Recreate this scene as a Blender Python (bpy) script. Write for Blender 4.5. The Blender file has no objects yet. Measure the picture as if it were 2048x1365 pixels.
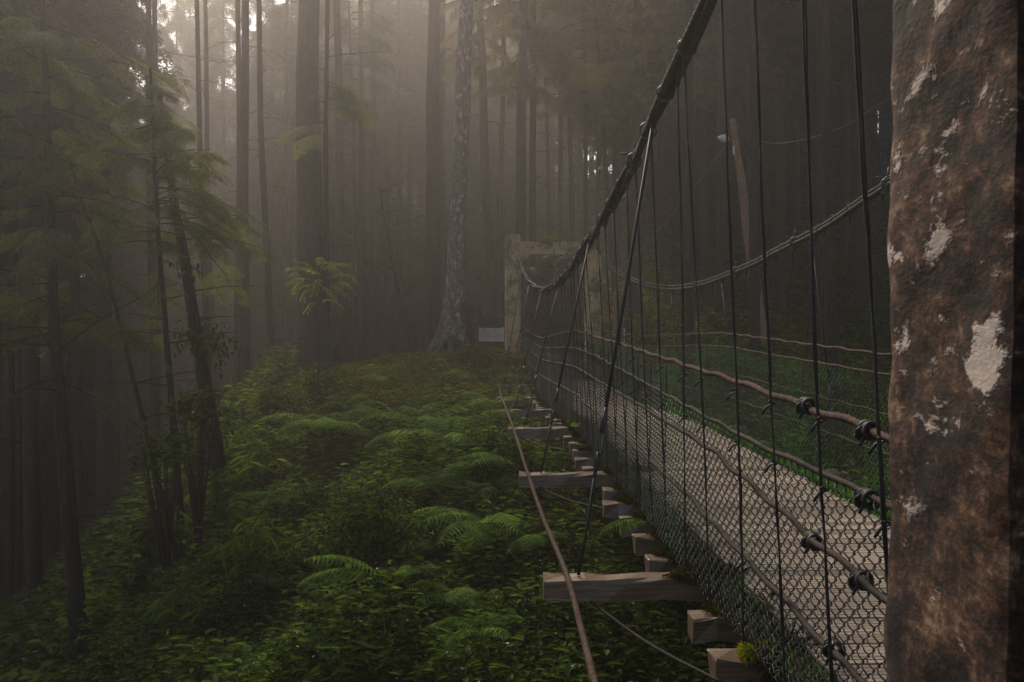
import bpy, math, random
import numpy as np
from mathutils import Vector, Matrix, Euler

rng = np.random.default_rng(7)
random.seed(7)
sc = bpy.context.scene
COL = sc.collection
R = math.radians

# ------------------------------------------------------------------ camera
F = 2168.0                       # focal length in pixels of the 2048 px wide photograph
CAM = np.array([0.0, 0.0, 1.5])  # the bridge deck is z = 0, the bridge runs along +y
cam_d = bpy.data.cameras.new("camera")
cam_o = bpy.data.objects.new("camera", cam_d)
COL.objects.link(cam_o)
cam_d.lens = F / 2048 * 36.0
cam_d.sensor_width = 36.0
cam_d.clip_start = 0.05
cam_d.clip_end = 2000
cam_o.location = CAM
cam_o.rotation_euler = Euler((R(90 - 1.77), 0, R(-1.69)), 'XYZ')
cam_d.dof.use_dof = True
cam_d.dof.focus_distance = 9.0
cam_d.dof.aperture_fstop = 16.0
sc.camera = cam_o
CM = np.array(cam_o.rotation_euler.to_matrix())


def ray(px, py):
    d = CM @ np.array([(px - 1024) / F, -(py - 682.5) / F, -1.0])
    return d / d[1]


def at(px, py, y):
    """world point seen at photograph pixel (px, py), y metres along the bridge"""
    return CAM + ray(px, py) * y


# ------------------------------------------------------------------ terrain
def softplus(t):
    return np.log1p(np.exp(np.clip(t, -40, 40)))


def sstep(t, a, b):
    u = np.clip((t - a) / (b - a), 0, 1)
    return u * u * (3 - 2 * u)


def bumps(x, y, s=1.0, k=0):
    return (np.sin(1.31 * x * s + .7 * np.sin(.9 * y * s + k) + k) * np.sin(1.13 * y * s + 1.7 * k + .8 * np.sin(.77 * x * s))
            + .5 * np.sin(2.9 * x * s + 1.3 + k) * np.sin(3.3 * y * s + 2.1 * k)
            + .3 * np.sin(6.1 * x * s - 2.2 * y * s + k) * np.sin(5.7 * y * s + 1.9 * x * s))


def G(x, y):
    x = np.asarray(x, float)
    y = np.asarray(y, float)
    c = np.interp(y, [-60, 0, 3, 6, 12, 16, 20, 24, 26.5, 28.5, 31, 40, 500],
                  [-1.2, -1.2, -1.7, -1.8, -1.65, -1.45, -1.05, -.6, -.25, -.02, -.22, -.27, -.27])
    edge = np.interp(y, [3, 8, 14, 20, 28, 60], [-1.4, -2.15, -3.15, -4.1, -4.6, -4.6])
    d = softplus((edge - x) / .7) * .7
    c = c - 16 * np.tanh(1.05 * d / 16)
    w = 1 - sstep(x, 0, 6)
    c = c - .1 * np.clip(y - 40, 0, 120) * w
    hill = .55 * softplus((x - 3) * .5 + (y - 43) * .6)
    hill = 15 * np.tanh(hill / 15)
    c = c + hill * (1 - w)
    c = c + (17 * sstep(y, 50, 112) + 14 * sstep(-x, 20, 60) * sstep(y, 10, 40)) * w
    c = c + .5 * np.exp(-((x + .8) ** 2 / 5 + (y - 29.6) ** 2 / 2.2))
    amp = .12 * sstep(np.hypot(x - 1.5, y - 2), 4, 9)
    near_path = np.exp(-((x - 2.1) / 2.2) ** 2) * sstep(y, 27, 30)
    return c + amp * bumps(x, y, .8) * (1 - near_path)


def U(x, y):
    """height of the undergrowth above the soil"""
    x = np.asarray(x, float)
    y = np.asarray(y, float)
    h = .5 + .62 * bumps(x, y, .62, 2.1) + .16 * bumps(x, y, 1.9, .4)
    h = np.clip(h, .06, 1.5)
    f = np.interp(y, [0, 18, 22, 24.5, 40], [1, 1, .5, .1, .1])
    left = .8 * sstep(-x, 3.2, 5.5) * sstep(y, 18, 22)
    f = np.maximum(f, left)
    under = sstep(x, .3, 1.3)
    return h * f * (1 - .45 * under)


def hit(px, py, extra=0.0, cap=60.0):
    d = ray(px, py)
    y = 3.0
    while y < cap:
        p = CAM + d * y
        if p[2] < G(p[0], p[1]) + U(p[0], p[1]) + extra:
            return p
        y += .05
    return CAM + d * cap


# ------------------------------------------------------------------ mesh builder
class MB:
    def __init__(s):
        s.v, s.q, s.t, s.n, s.a = [], [], [], 0, []
        s.mq, s.mt = [], []

    def add(s, v, q=None, t=None, mat=0):
        v = np.asarray(v, float).reshape(-1, 3)
        if q is not None and len(q):
            q = np.asarray(q, np.int64).reshape(-1, 4)
            s.q.append(q + s.n)
            s.mq.append(np.full(len(q), mat, np.int32))
        if t is not None and len(t):
            t = np.asarray(t, np.int64).reshape(-1, 3)
            s.t.append(t + s.n)
            s.mt.append(np.full(len(t), mat, np.int32))
        s.v.append(v)
        s.n += len(v)

    def box(s, lo, hi, mat=0, jit=0.0):
        x0, y0, z0 = lo
        x1, y1, z1 = hi
        v = np.array([[x0, y0, z0], [x1, y0, z0], [x1, y1, z0], [x0, y1, z0], [x0, y0, z1], [x1, y0, z1], [x1, y1, z1], [x0, y1, z1]])
        if jit:
            v = v + rng.normal(0, jit, v.shape)
        s.add(v, [[0, 3, 2, 1], [4, 5, 6, 7], [0, 1, 5, 4], [1, 2, 6, 5], [2, 3, 7, 6], [3, 0, 4, 7]], mat=mat)

    def tube(s, path, rad, sides=8, lobes=0, depth=.2, pitch=.1, cap=True, mat=0, squash=None):
        p = np.asarray(path, float)
        n = len(p)
        rad = np.broadcast_to(np.asarray(rad, float), (n,))
        tan = np.gradient(p, axis=0)
        tan /= np.linalg.norm(tan, axis=1)[:, None] + 1e-12
        ref = np.array([0, 0, 1.0]) if abs(tan[0][2]) < .9 else np.array([1.0, 0, 0])
        nn = np.zeros_like(p)
        a = np.cross(tan[0], ref)
        a /= np.linalg.norm(a)
        for i in range(n):
            a = a - tan[i] * a.dot(tan[i])
            a /= np.linalg.norm(a) + 1e-12
            nn[i] = a
        bb = np.cross(tan, nn)
        th = np.arange(sides) * 2 * np.pi / sides
        if lobes:
            ln = np.concatenate([[0], np.cumsum(np.linalg.norm(np.diff(p, axis=0), axis=1))])
            ph = ln / pitch * 2 * np.pi
            rr = rad[:, None] * (1 - depth + depth * np.abs(np.cos(lobes * .5 * (th[None] - ph[:, None]))) * 1.4)
        else:
            rr = rad[:, None] * np.ones((1, sides))
        v = p[:, None] + rr[..., None] * (np.cos(th)[None, :, None] * nn[:, None] + np.sin(th)[None, :, None] * bb[:, None])
        i = np.arange(n - 1)[:, None] * sides
        j = np.arange(sides)[None]
        j2 = (j + 1) % sides
        q = np.stack([i + j, i + j2, i + sides + j2, i + sides + j], -1).reshape(-1, 4)
        v = v.reshape(-1, 3)
        t = None
        if cap:
            v = np.concatenate([v, p[:1], p[-1:]])
            c0, c1 = n * sides, n * sides + 1
            jj = np.arange(sides)
            t = np.concatenate([np.stack([np.full(sides, c0), (jj + 1) % sides, jj], -1),
                                np.stack([np.full(sides, c1), (n - 1) * sides + jj, (n - 1) * sides + (jj + 1) % sides], -1)])
        s.add(v, q, t, mat)

    def build(s, name, mats, parent=None, smooth=True, loc=None, flat=False):
        me = mesh_of(name, s, mats, smooth and not flat)
        return link(name, me, parent, loc)


def mesh_of(name, s, mats, smooth=True):
    me = bpy.data.meshes.new(name)
    v = np.concatenate(s.v) if s.v else np.zeros((0, 3))
    q = np.concatenate(s.q) if s.q else np.zeros((0, 4), int)
    t = np.concatenate(s.t) if s.t else np.zeros((0, 3), int)
    me.vertices.add(len(v))
    me.vertices.foreach_set("co", v.astype(np.float32).ravel())
    loops = np.concatenate([q.ravel(), t.ravel()]).astype(np.int32)
    me.loops.add(len(loops))
    me.loops.foreach_set("vertex_index", loops)
    nf = len(q) + len(t)
    me.polygons.add(nf)
    st = np.concatenate([np.arange(len(q)) * 4, len(q) * 4 + np.arange(len(t)) * 3]).astype(np.int32)
    me.polygons.foreach_set("loop_start", st)
    mi = np.concatenate(s.mq + s.mt) if (s.mq or s.mt) else np.zeros(0, np.int32)
    for m in (mats if isinstance(mats, (list, tuple)) else [mats]):
        me.materials.append(m)
    me.polygons.foreach_set("material_index", mi.astype(np.int32))
    me.polygons.foreach_set("use_smooth", np.full(nf, smooth, bool))
    me.update(calc_edges=True)
    me.validate()
    return me


def link(name, data, parent=None, loc=None):
    o = bpy.data.objects.new(name, data)
    COL.objects.link(o)
    if parent is not None:
        o.parent = parent
    if loc is not None:
        o.location = loc
    return o


def thing(name, label, cat, loc=(0, 0, 0), group=None):
    o = bpy.data.objects.new(name, None)
    o.empty_display_size = .2
    COL.objects.link(o)
    o.location = loc
    return tag(o, label, cat, group)


def tag(o, label=None, cat=None, group=None, kind=None):
    if label:
        o["label"] = label
    if cat:
        o["category"] = cat
    if group:
        o["group"] = group
    if kind:
        o["kind"] = kind
    return o


def spline(pts, step, wob=0.0):
    """Catmull-Rom through pts, resampled about every `step` metres (step may be a function of y)"""
    p = np.asarray(pts, float)
    p = np.concatenate([[2 * p[0] - p[1]], p, [2 * p[-1] - p[-2]]])
    out = []
    for i in range(1, len(p) - 2):
        a, b, c, d = p[i - 1:i + 3]
        L = np.linalg.norm(c - b)
        st = step(.5 * (b[1] + c[1])) if callable(step) else step
        n = max(2, int(L / st))
        t = np.arange(n)[:, None] / n
        out.append(.5 * (2 * b + (c - a) * t + (2 * a - 5 * b + 4 * c - d) * t ** 2 + (3 * b - a - 3 * c + d) * t ** 3))
    out.append(p[-2:-1])
    o = np.concatenate(out)
    if wob:
        k = np.cumsum(rng.normal(0, wob, o.shape), 0)
        k -= np.linspace(0, 1, len(k))[:, None] * k[-1]
        o = o + k
    return o


# ------------------------------------------------------------------ materials
class NT:
    def __init__(s, name):
        m = bpy.data.materials.new(name)
        m.use_nodes = True
        s.m = m
        s.t = m.node_tree
        s.t.nodes.clear()
        s.out = s.t.nodes.new("ShaderNodeOutputMaterial")

    def n(s, typ, **kw):
        nd = s.t.nodes.new("ShaderNode" + typ)
        for k, v in kw.items():
            if k.startswith("_"):
                setattr(nd, k[1:], v)
            else:
                key = k.replace("__", " ")
                s.set(nd.inputs[int(key[1:])] if key[0] == "i" and key[1:].isdigit() else nd.inputs[key], v)
        return nd

    def set(s, inp, v):
        if isinstance(v, bpy.types.NodeSocket):
            s.t.links.new(v, inp)
        elif isinstance(v, (tuple, list)) and inp.type == 'RGBA' and len(v) == 3:
            inp.default_value = (*v, 1)
        else:
            inp.default_value = v

    def noise(s, scale, vec=None, detail=4, rough=.6, dist=0.0):
        nd = s.n("TexNoise", Scale=scale, Detail=detail, Roughness=rough, Distortion=dist)
        if vec is not None:
            s.set(nd.inputs["Vector"], vec)
        return nd.outputs["Fac"]

    def coord(s, scale=(1, 1, 1), which="Object", loc=(0, 0, 0)):
        tc = s.n("TexCoord")
        mp = s.n("Mapping", Vector=tc.outputs[which], Scale=scale, Location=loc)
        return mp.outputs[0]

    def ramp(s, fac, stops, interp='LINEAR'):
        r = s.n("ValToRGB", Fac=fac)
        r.color_ramp.interpolation = interp
        e = r.color_ramp.elements
        while len(e) < len(stops):
            e.new(.5)
        for k, (p, c) in enumerate(stops):
            e[k].position = p
            e[k].color = (*c, 1) if len(c) == 3 else c
        return r.outputs["Color"]

    def mix(s, fac, a, b, mode='MIX'):
        m = s.n("MixRGB", _blend_type=mode, Fac=fac, Color1=a, Color2=b)
        return m.outputs[0]

    def math(s, op, a, b=0.0):
        return s.n("Math", _operation=op, i0=a, i1=b).outputs[0]

    def bump(s, h, strength=.5, dist=.02, normal=None):
        b = s.n("Bump", Height=h, Strength=strength, Distance=dist)
        if normal is not None:
            s.set(b.inputs["Normal"], normal)
        return b.outputs[0]

    def pbsdf(s, col, rough=.8, normal=None, spec=.3, metal=0.0):
        b = s.n("BsdfPrincipled", Base__Color=col, Roughness=rough, Metallic=metal)
        b.inputs["Specular IOR Level"].default_value = spec
        if normal is not None:
            s.set(b.inputs["Normal"], normal)
        return b.outputs[0]

    def done(s, shader):
        s.t.links.new(shader, s.out.inputs["Surface"])
        return s.m


def leaf_mat(name, dark, light, trans=.35, rough=.5, spec=.35):
    t = NT(name)
    g = t.n("NewGeometry")
    nz = t.noise(.9, t.coord(), 2)
    f = t.math('ADD', t.math('MULTIPLY', g.outputs["Random Per Island"], .65), t.math('MULTIPLY', t.math('SUBTRACT', nz, .3), .7))
    c = t.ramp(f, [(.2, dark), (.62, tuple(.62 * a + .38 * b for a, b in zip(dark, light))), (.95, light)])
    tr = t.n("BsdfTranslucent", Color=t.mix(1.0, c, (1.25, 1.2, .5), 'MULTIPLY'))
    mx = t.n("MixShader", Fac=trans, i1=t.pbsdf(c, rough, None, spec), i2=tr.outputs[0])
    return t.done(mx.outputs[0])


def bark_mat(name, a, b, c, scale=(6, 6, 1.2), bump=.6, dist=.03, moss=None):
    t = NT(name)
    co = t.coord(scale)
    n1 = t.noise(3, co, 6, .65)
    n2 = t.noise(1.1, co, 4, .6)
    col = t.ramp(n1, [(.3, a), (.55, b), (.75, c)])
    if moss:
        g = t.n("NewGeometry")
        k = t.math('GREATER_THAN', n2, .52)
        col = t.mix(t.math('MULTIPLY', t.ramp(n2, [(.45, (0, 0, 0)), (.6, (1, 1, 1))]), .7), col, moss)
    return t.done(t.pbsdf(col, .9, t.bump(n1, bump, dist), .15))


M = {}
M['bark'] = bark_mat("dark_bark", (.018, .013, .010), (.045, .034, .026), (.085, .066, .05))
M['bark_moss'] = bark_mat("mossy_bark", (.018, .015, .011), (.04, .034, .024), (.07, .06, .04), moss=(.04, .05, .012))


def hero_bark():
    t = NT("flaking_pale_bark")
    co = t.coord((5, 5, 1.0))
    n1 = t.noise(4, co, 6, .65)
    base = t.ramp(n1, [(.3, (.07, .05, .04)), (.55, (.17, .125, .098)), (.75, (.27, .21, .17))])
    vo = t.noise(2.6, t.coord((4, 4, 1.7)), 6, .68, .5)
    flake = t.ramp(vo, [(.54, (0, 0, 0)), (.60, (1, 1, 1))])
    col = t.mix(flake, base, (.50, .41, .33))
    tc = t.n("TexCoord")
    sx = t.n("SeparateXYZ", Vector=tc.outputs["Object"])
    h = t.math('ADD', sx.outputs[2], t.math('MULTIPLY', n1, 2.0))
    col = t.mix(t.ramp(t.math('MULTIPLY', h, .3), [(.3, (.8, .8, .8)), (.62, (0, 0, 0))]), col, t.mix(n1, (.03, .026, .012), (.11, .10, .025)))
    return t.done(t.pbsdf(col, .9, t.bump(t.math('ADD', n1, flake), .6, .02), .15))


M['hero'] = hero_bark()


def concrete(name, near):
    t = NT(name)
    co = t.coord((1, .5, .9) if near else (1, 1, .8))
    k = 1.0
    big = t.noise(2.1 * k, co, 5, .62, .3)
    mid = t.noise(13 if near else 9, co, 7, .74, .3)
    fine = t.noise(60 if near else 38, co, 5, .7)
    speck = t.noise(15 if near else 26, t.coord((1, .5, .95) if near else (1, 1, .8)), 5, .66, .2)
    col = t.ramp(t.math('ADD', t.math('MULTIPLY', mid, .6), t.math('MULTIPLY', fine, .4)),
                 [(.40, (.008, .006, .005)), (.48, (.030, .016, .010)), (.55, (.092, .045, .025)), (.64, (.26, .18, .11))] if near else [(.38, (.05, .034, .022)), (.47, (.12, .08, .05)), (.56, (.24, .165, .10)), (.66, (.36, .27, .18))])
    # bare pale render showing through the dirt
    s = t.math('ADD', t.math('MULTIPLY', big, .30 if near else .62), t.math('MULTIPLY', speck, .70 if near else .52))
    if near:
        tc = t.n("TexCoord")
        d = t.n("VectorMath", _operation='SUBTRACT', i0=tc.outputs["Object"], i1=(.705, 1.53, 1.42))
        d = t.n("VectorMath", _operation='MULTIPLY', i0=d.outputs[0], i1=(1, 2.4, 1.7))
        ln = t.n("VectorMath", _operation='LENGTH', i0=d.outputs[0]).outputs["Value"]
        s = t.math('ADD', s, t.ramp(ln, [(.0, (.20, .20, .20)), (.08, (.11, .11, .11)), (.19, (0, 0, 0))]))
    lo, hi = (.553, .60) if near else (.51, .57)
    col = t.mix(t.ramp(s, [(lo, (0, 0, 0)), (hi, (1, 1, 1))]), col, t.mix(fine, (.24, .18, .13), (.62, .53, .46)) if near else t.mix(fine, (.42, .25, .11), (.80, .56, .31)))
    # black mould runs
    run = t.noise(3.3, t.coord((2.4, 1.3, .5)), 6, .68)
    col = t.mix(t.ramp(run, [(.50 if near else .58, (0, 0, 0)), (.62 if near else .68, (.85, .85, .85))]), col, (.008, .007, .007))
    if not near:
        g = t.n("NewGeometry")
        nz = t.n("SeparateXYZ", Vector=g.outputs["Normal"]).outputs[2]
        col = t.mix(t.ramp(nz, [(.4, (0, 0, 0)), (.8, (1, 1, 1))]), col, t.mix(mid, (.02, .03, .006), (.10, .12, .02)))
    chips = t.ramp(s, [(lo, (0, 0, 0)), (hi, (.45, .45, .45))])
    return t.done(t.pbsdf(col, .92, t.bump(t.math('ADD', t.math('ADD', t.math('MULTIPLY', mid, .6), t.math('MULTIPLY', fine, .35)), chips), .6, .012), .2))


M['concrete'] = concrete("stained_concrete", False)
M['concrete_near'] = concrete("stained_concrete_close", True)


def wood(name, a, b, c, scale, rough=.6, spec=.4, gap=False):
    t = NT(name)
    co = t.coord(scale)
    n1 = t.noise(2.2, co, 6, .68, .3)
    n2 = t.noise(1.3, t.coord((1, 1, 1)), 3)
    col = t.ramp(n1, [(.28, a), (.52, b), (.75, c)])
    col = t.mix(t.math('MULTIPLY', t.ramp(n2, [(.4, (0, 0, 0)), (.7, (1, 1, 1))]), .5), col, a)
    if gap:
        g = t.n("NewGeometry")
        r = g.outputs["Random Per Island"]
        col = t.mix(.75, col, t.ramp(r, [(0, (.4, .37, .35)), (.5, (.95, .93, .9)), (1, (1.3, 1.24, 1.16))]), 'MULTIPLY')
    return t.done(t.pbsdf(col, rough, t.bump(n1, .45, .006), spec))


M['deck'] = wood("weathered_deck_board", (.17, .138, .105), (.37, .31, .24), (.50, .42, .34), (1.4, 22, 22), .42, .5, True)
M['beam'] = wood("damp_timber", (.035, .021, .012), (.20, .13, .078), (.46, .33, .22), (2.0, 24, 24), .3, .8)


def simple(name, a, b, scale=30, rough=.7, spec=.3, metal=0.0, bump=.3, co=(1, 1, 1)):
    t = NT(name)
    n1 = t.noise(scale, t.coord(co), 4, .6)
    return t.done(t.pbsdf(t.ramp(n1, [(.35, a), (.65, b)]), rough, t.bump(n1, bump, .004), spec, metal))


M['cable'] = simple("weathered_cable", (.012, .012, .009), (.042, .040, .030), 40, .8, .12)
M['rope'] = simple("rusty_rope", (.022, .012, .008), (.10, .06, .042), 30, .85, .12)
M['rope_dark'] = simple("dark_rope", (.010, .008, .006), (.036, .025, .019), 30, .8, .15)
M['hanger'] = simple("black_wire", (.006, .006, .006), (.02, .018, .016), 20, .6, .4)
M['wood_dark'] = simple("dark_painted_timber", (.012, .010, .009), (.03, .026, .022), 12, .8, co=(4, 4, 1))
M['sign_pale'] = simple("grey_sign_board", (.50, .48, .46), (.62, .60, .58), 5, .7)
M['sign_ink'] = simple("faded_ink", (.2, .19, .18), (.28, .27, .26), 9, .8)
M['white'] = simple("white_enamel", (.62, .62, .63), (.78, .78, .78), 6, .3, .5)
M['pole'] = simple("rusty_brown_pole", (.16, .07, .035), (.52, .28, .16), 16, .85, co=(3, 3, 1))
M['flower'] = simple("cream_petals", (.5, .46, .36), (.62, .58, .48), 6, .7)
M['wire_pale'] = simple('pale_wire', (.2, .17, .13), (.3, .26, .2), 9, .7)
M['metal'] = simple("dull_steel", (.03, .03, .032), (.09, .09, .09), 18, .5, .5, .4)


def wire_mat():
    t = NT("green_coated_wire")
    co = t.coord()
    n1 = t.noise(1.3, co, 4, .6)
    n2 = t.noise(23, co, 3, .6)
    g = t.n("NewGeometry")
    px = t.n("SeparateXYZ", Vector=g.outputs["Position"]).outputs[0]
    f = t.math('ADD', t.math('MULTIPLY', n1, .5), t.math('MULTIPLY', n2, .5))
    green = t.mix(n2, (.03, .16, .016), (.10, .42, .05))
    worn = t.mix(n2, (.012, .010, .008), (.05, .04, .028))
    return t.done(t.pbsdf(t.mix(t.ramp(f, [(.46, (0, 0, 0)), (.58, (1, 1, 1))]), worn, green), .45, None, .5))


M['wire'] = wire_mat()
M['wire_backlit'] = simple("backlit_black_wire", (.008, .008, .006), (.03, .036, .018), 14, .5, .4)  # same green wire, its backlit darkness put into the colour
M['leaf'] = leaf_mat("broad_leaf", (.012, .026, .006), (.22, .32, .06), .4, .75, .08)
M['fern'] = leaf_mat("fern_leaf", (.075, .14, .022), (.29, .46, .09), .5, .85, .05)
M['bamboo'] = leaf_mat("grass_leaf", (.07, .11, .018), (.26, .36, .06), .45, .8, .08)
M['conifer'] = leaf_mat("conifer_needle", (.022, .03, .010), (.075, .085, .026), .3, .6, .2)
M['hemlock'] = leaf_mat("hemlock_spray", (.08, .10, .04), (.36, .40, .14), .45, .7, .1)
M['cedar'] = leaf_mat("russet_cedar_needle", (.12, .10, .04), (.36, .26, .12), .45, .7, .1)
M['edge_grass'] = leaf_mat('edge_grass', (.03, .09, .012), (.12, .32, .04), .4, .7, .1)
M['moss'] = leaf_mat("moss_strand", (.06, .065, .010), (.32, .32, .04), .35, .8, .1)
M['moss_beam'] = leaf_mat('beam_moss', (.025, .026, .008), (.16, .14, .03), .2, .85, .05)
M['moss_bright'] = leaf_mat("bright_moss", (.22, .24, .01), (.42, .42, .03), .3, .8, .1)
M['moss_dark'] = leaf_mat("hanging_moss", (.02, .016, .010), (.075, .06, .035), .2, .85, .1)
M['sapling'] = leaf_mat("young_leaf", (.14, .19, .04), (.34, .40, .09), .5, .6)


def ground_mat():
    t = NT("forest_floor")
    co = t.coord()
    n1 = t.noise(1.3, co, 6, .65)
    n2 = t.noise(14, co, 5, .7)
    soil = t.mix(n2, (.008, .006, .004), (.035, .026, .017))
    moss = t.mix(n2, (.02, .022, .005), (.16, .135, .02))
    c = t.mix(t.ramp(n1, [(.38, (0, 0, 0)), (.56, (1, 1, 1))]), soil, moss)
    return t.done(t.pbsdf(c, .95, t.bump(n2, .8, .05), 0.0))


M['ground'] = ground_mat()

# ------------------------------------------------------------------ world, sun, haze
SUN_EL, SUN_AZ = 39.5, -16.0     # azimuth measured from +y towards +x
w = bpy.data.worlds.new("World")
sc.world = w
w.use_nodes = True
wt = w.node_tree
sky = wt.nodes.new("ShaderNodeTexSky")
sky.sky_type = 'NISHITA'
sky.sun_disc = False
sky.sun_elevation = R(SUN_EL)
sky.sun_rotation = R(SUN_AZ)
sky.air_density = .35
sky.dust_density = 1.0
sky.ozone_density = .4
bg = wt.nodes["Background"]
tint = wt.nodes.new("ShaderNodeMixRGB")     # the warm cast of the mist-filtered daylight
tint.blend_type = 'MULTIPLY'
tint.inputs[0].default_value = 1.0
tint.inputs[2].default_value = (1.0, .92, .80, 1)
wt.links.new(sky.outputs[0], tint.inputs[1])
wt.links.new(tint.outputs[0], bg.inputs[0])
bg.inputs[1].default_value = .14
sd = bpy.data.lights.new("sun", 'SUN')
sd.energy = 2.3
sd.angle = R(10)
sd.color = (1.0, .88, .73)
so = bpy.data.objects.new("sun", sd)
COL.objects.link(so)
el, az = R(SUN_EL), R(SUN_AZ)
to_sun = Vector((math.sin(az) * math.cos(el), math.cos(az) * math.cos(el), math.sin(el)))
so.rotation_euler = to_sun.to_track_quat('Z', 'Y').to_euler()
so.location = to_sun * 100

HAZE_DENSITY, HAZE_G = .0052, .80
hb = MB()
hb.box((-165, -62, -46), (165, 262, 42))
haze = hb.build("haze", [], flat=True)
tag(haze, kind="stuff")
ht = NT("mist")
pv = ht.n("VolumePrincipled", Density=HAZE_DENSITY, Anisotropy=HAZE_G, Color=(.93, .88, .83))
ht.t.links.new(pv.outputs[0], ht.out.inputs["Volume"])
haze.data.materials.append(ht.m)

sc.view_settings.view_transform = 'Standard'
sc.view_settings.look = 'None'
sc.view_settings.exposure = 1.42
sc.view_settings.gamma = 1.0
cy = sc.cycles
sc.render.engine = 'CYCLES'
cy.max_bounces = 5
cy.diffuse_bounces = 3
cy.glossy_bounces = 2
cy.transmission_bounces = 3
cy.volume_bounces = 0
cy.transparent_max_bounces = 8
cy.use_denoising = True
try:
    cy.denoiser = 'OPENIMAGEDENOISE'
    cy.denoising_input_passes = 'RGB_ALBEDO_NORMAL'
except Exception:
    pass

# ------------------------------------------------------------------ ground sheet
def axis(fine0, fine1, step, lo, hi):
    a = list(np.arange(fine0, fine1, step))
    s = step
    x = fine1
    while x < hi:
        a.append(x)
        s *= 1.18
        x += s
    a.append(hi)
    s, x = step, fine0
    b = []
    while True:
        s *= 1.18
        x -= s
        if x < lo:
            break
        b.append(x)
    b.append(lo)
    return np.array(b[::-1] + a)


gx, gy = axis(-9, 6, .14, -160, 160), axis(3, 36, .14, -60, 258)
X, Y = np.meshgrid(gx, gy)
Z = G(X, Y)
fine = .05 * np.sin(X * 9 + 2 * np.sin(Y * 5)) * np.sin(Y * 8 + X * 3) + .03 * np.sin(X * 21 + Y * 5) * np.sin(Y * 19)
Z = Z + fine * ((np.abs(X) < 12) & (Y < 45))
nx, ny = len(gx), len(gy)
ii, jj = np.meshgrid(np.arange(nx - 1), np.arange(ny - 1))
b0 = (jj * nx + ii).ravel()
gb = MB()
gb.add(np.stack([X, Y, Z], -1), np.stack([b0, b0 + 1, b0 + nx + 1, b0 + nx], -1))
tag(gb.build("ground", M['ground']), kind="structure")


# ------------------------------------------------------------------ foliage building blocks
def leaf_shape(L, W, fold=.18, droop=.12):
    """six-point leaf lying along +y, base at the origin"""
    return (np.array([[0, 0, 0], [-W * .42, L * .28, fold * W], [-W * .36, L * .66, fold * W - droop * L * .4], [0, L, -droop * L],
                      [W * .36, L * .66, fold * W - droop * L * .4], [W * .42, L * .28, fold * W]]),
            np.array([[0, 3, 2, 1], [0, 5, 4, 3]]))


def rot_from(fwd, up_hint=None, roll=None):
    """batch of matrices whose columns are side, forward, up"""
    f = fwd / (np.linalg.norm(fwd, axis=1)[:, None] + 1e-9)
    u = np.broadcast_to(np.array([0, 0, 1.0]) if up_hint is None else up_hint, f.shape)
    s = np.cross(f, u)
    bad = np.linalg.norm(s, axis=1) < 1e-3
    s[bad] = [1, 0, 0]
    s /= np.linalg.norm(s, axis=1)[:, None]
    u = np.cross(s, f)
    if roll is not None:
        c, n = np.cos(roll)[:, None], np.sin(roll)[:, None]
        s, u = s * c + u * n, u * c - s * n
    return np.stack([s, f, u], -1)


def stamp(mb, v, q, pos, mats, scl, mat=0):
    """copies of the small shape (v, q) at pos with rotation matrices and scales, as one array"""
    scl = np.broadcast_to(np.asarray(scl, float), (len(pos),))
    P = np.einsum('nij,vj->nvi', mats, v) * scl[:, None, None] + pos[:, None]
    Q = q[None] + (np.arange(len(pos)) * len(v))[:, None, None]
    mb.add(P.reshape(-1, 3), Q.reshape(-1, 4), mat=mat)


def unit_spray(detail=1.0, droop=.35, seed=0, narrow=.02, leaf=.075):
    """flat feathery conifer spray along +y, length 1: (verts, quads)"""
    r = np.random.default_rng(seed)
    V, Q, n = [], [], 0

    def strip(p0, p1, wd):
        nonlocal n
        d = p1 - p0
        s = np.cross(d, [0, 0, 1.0])
        s = s / (np.linalg.norm(s) + 1e-9) * wd
        m = p0 + d * .45 + np.array([0, 0, .004])
        V.append(np.array([p0, m - s, p1, m + s]))
        Q.append(np.array([[0, 1, 2, 3]]) + n)
        n += 4

    nb = int(9 * detail) + 3
    for sgn in (-1, 1):
        for k in range(nb):
            t = .1 + .88 * (k + r.random() * .6) / nb
            b0 = np.array([0, t, -droop * t * t])
            L = (.46 * (1 - t) ** .7 + .07) * (.75 + .5 * r.random())
            ang = R(52 + r.normal(0, 7)) * sgn
            nl = max(3, int(7 * detail * L / .4))
            dirv = np.array([math.sin(ang), math.cos(ang), -.18])
            prev = b0
            for j in range(nl):
                u = (j + 1) / nl
                p = b0 + dirv * L * u + np.array([0, 0, -droop * .55 * L * u * u + r.normal(0, .006)])
                strip(prev, p, narrow * .35)
                for s2 in (-1, 1):
                    a2 = ang + s2 * R(48 + r.normal(0, 8))
                    l2 = leaf * (1 - .5 * u) * (.7 + .6 * r.random())
                    strip(p - dirv * L / nl * .5, p - dirv * L / nl * .5 + np.array([math.sin(a2) * l2, math.cos(a2) * l2, -.02 * r.random()]), narrow * .5)
                prev = p
    for k in range(10):
        t0, t1 = k / 10, (k + 1) / 10
        strip(np.array([0, t0, -droop * t0 * t0]), np.array([0, t1, -droop * t1 * t1]), .006)
    return np.concatenate(V), np.concatenate(Q)


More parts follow.
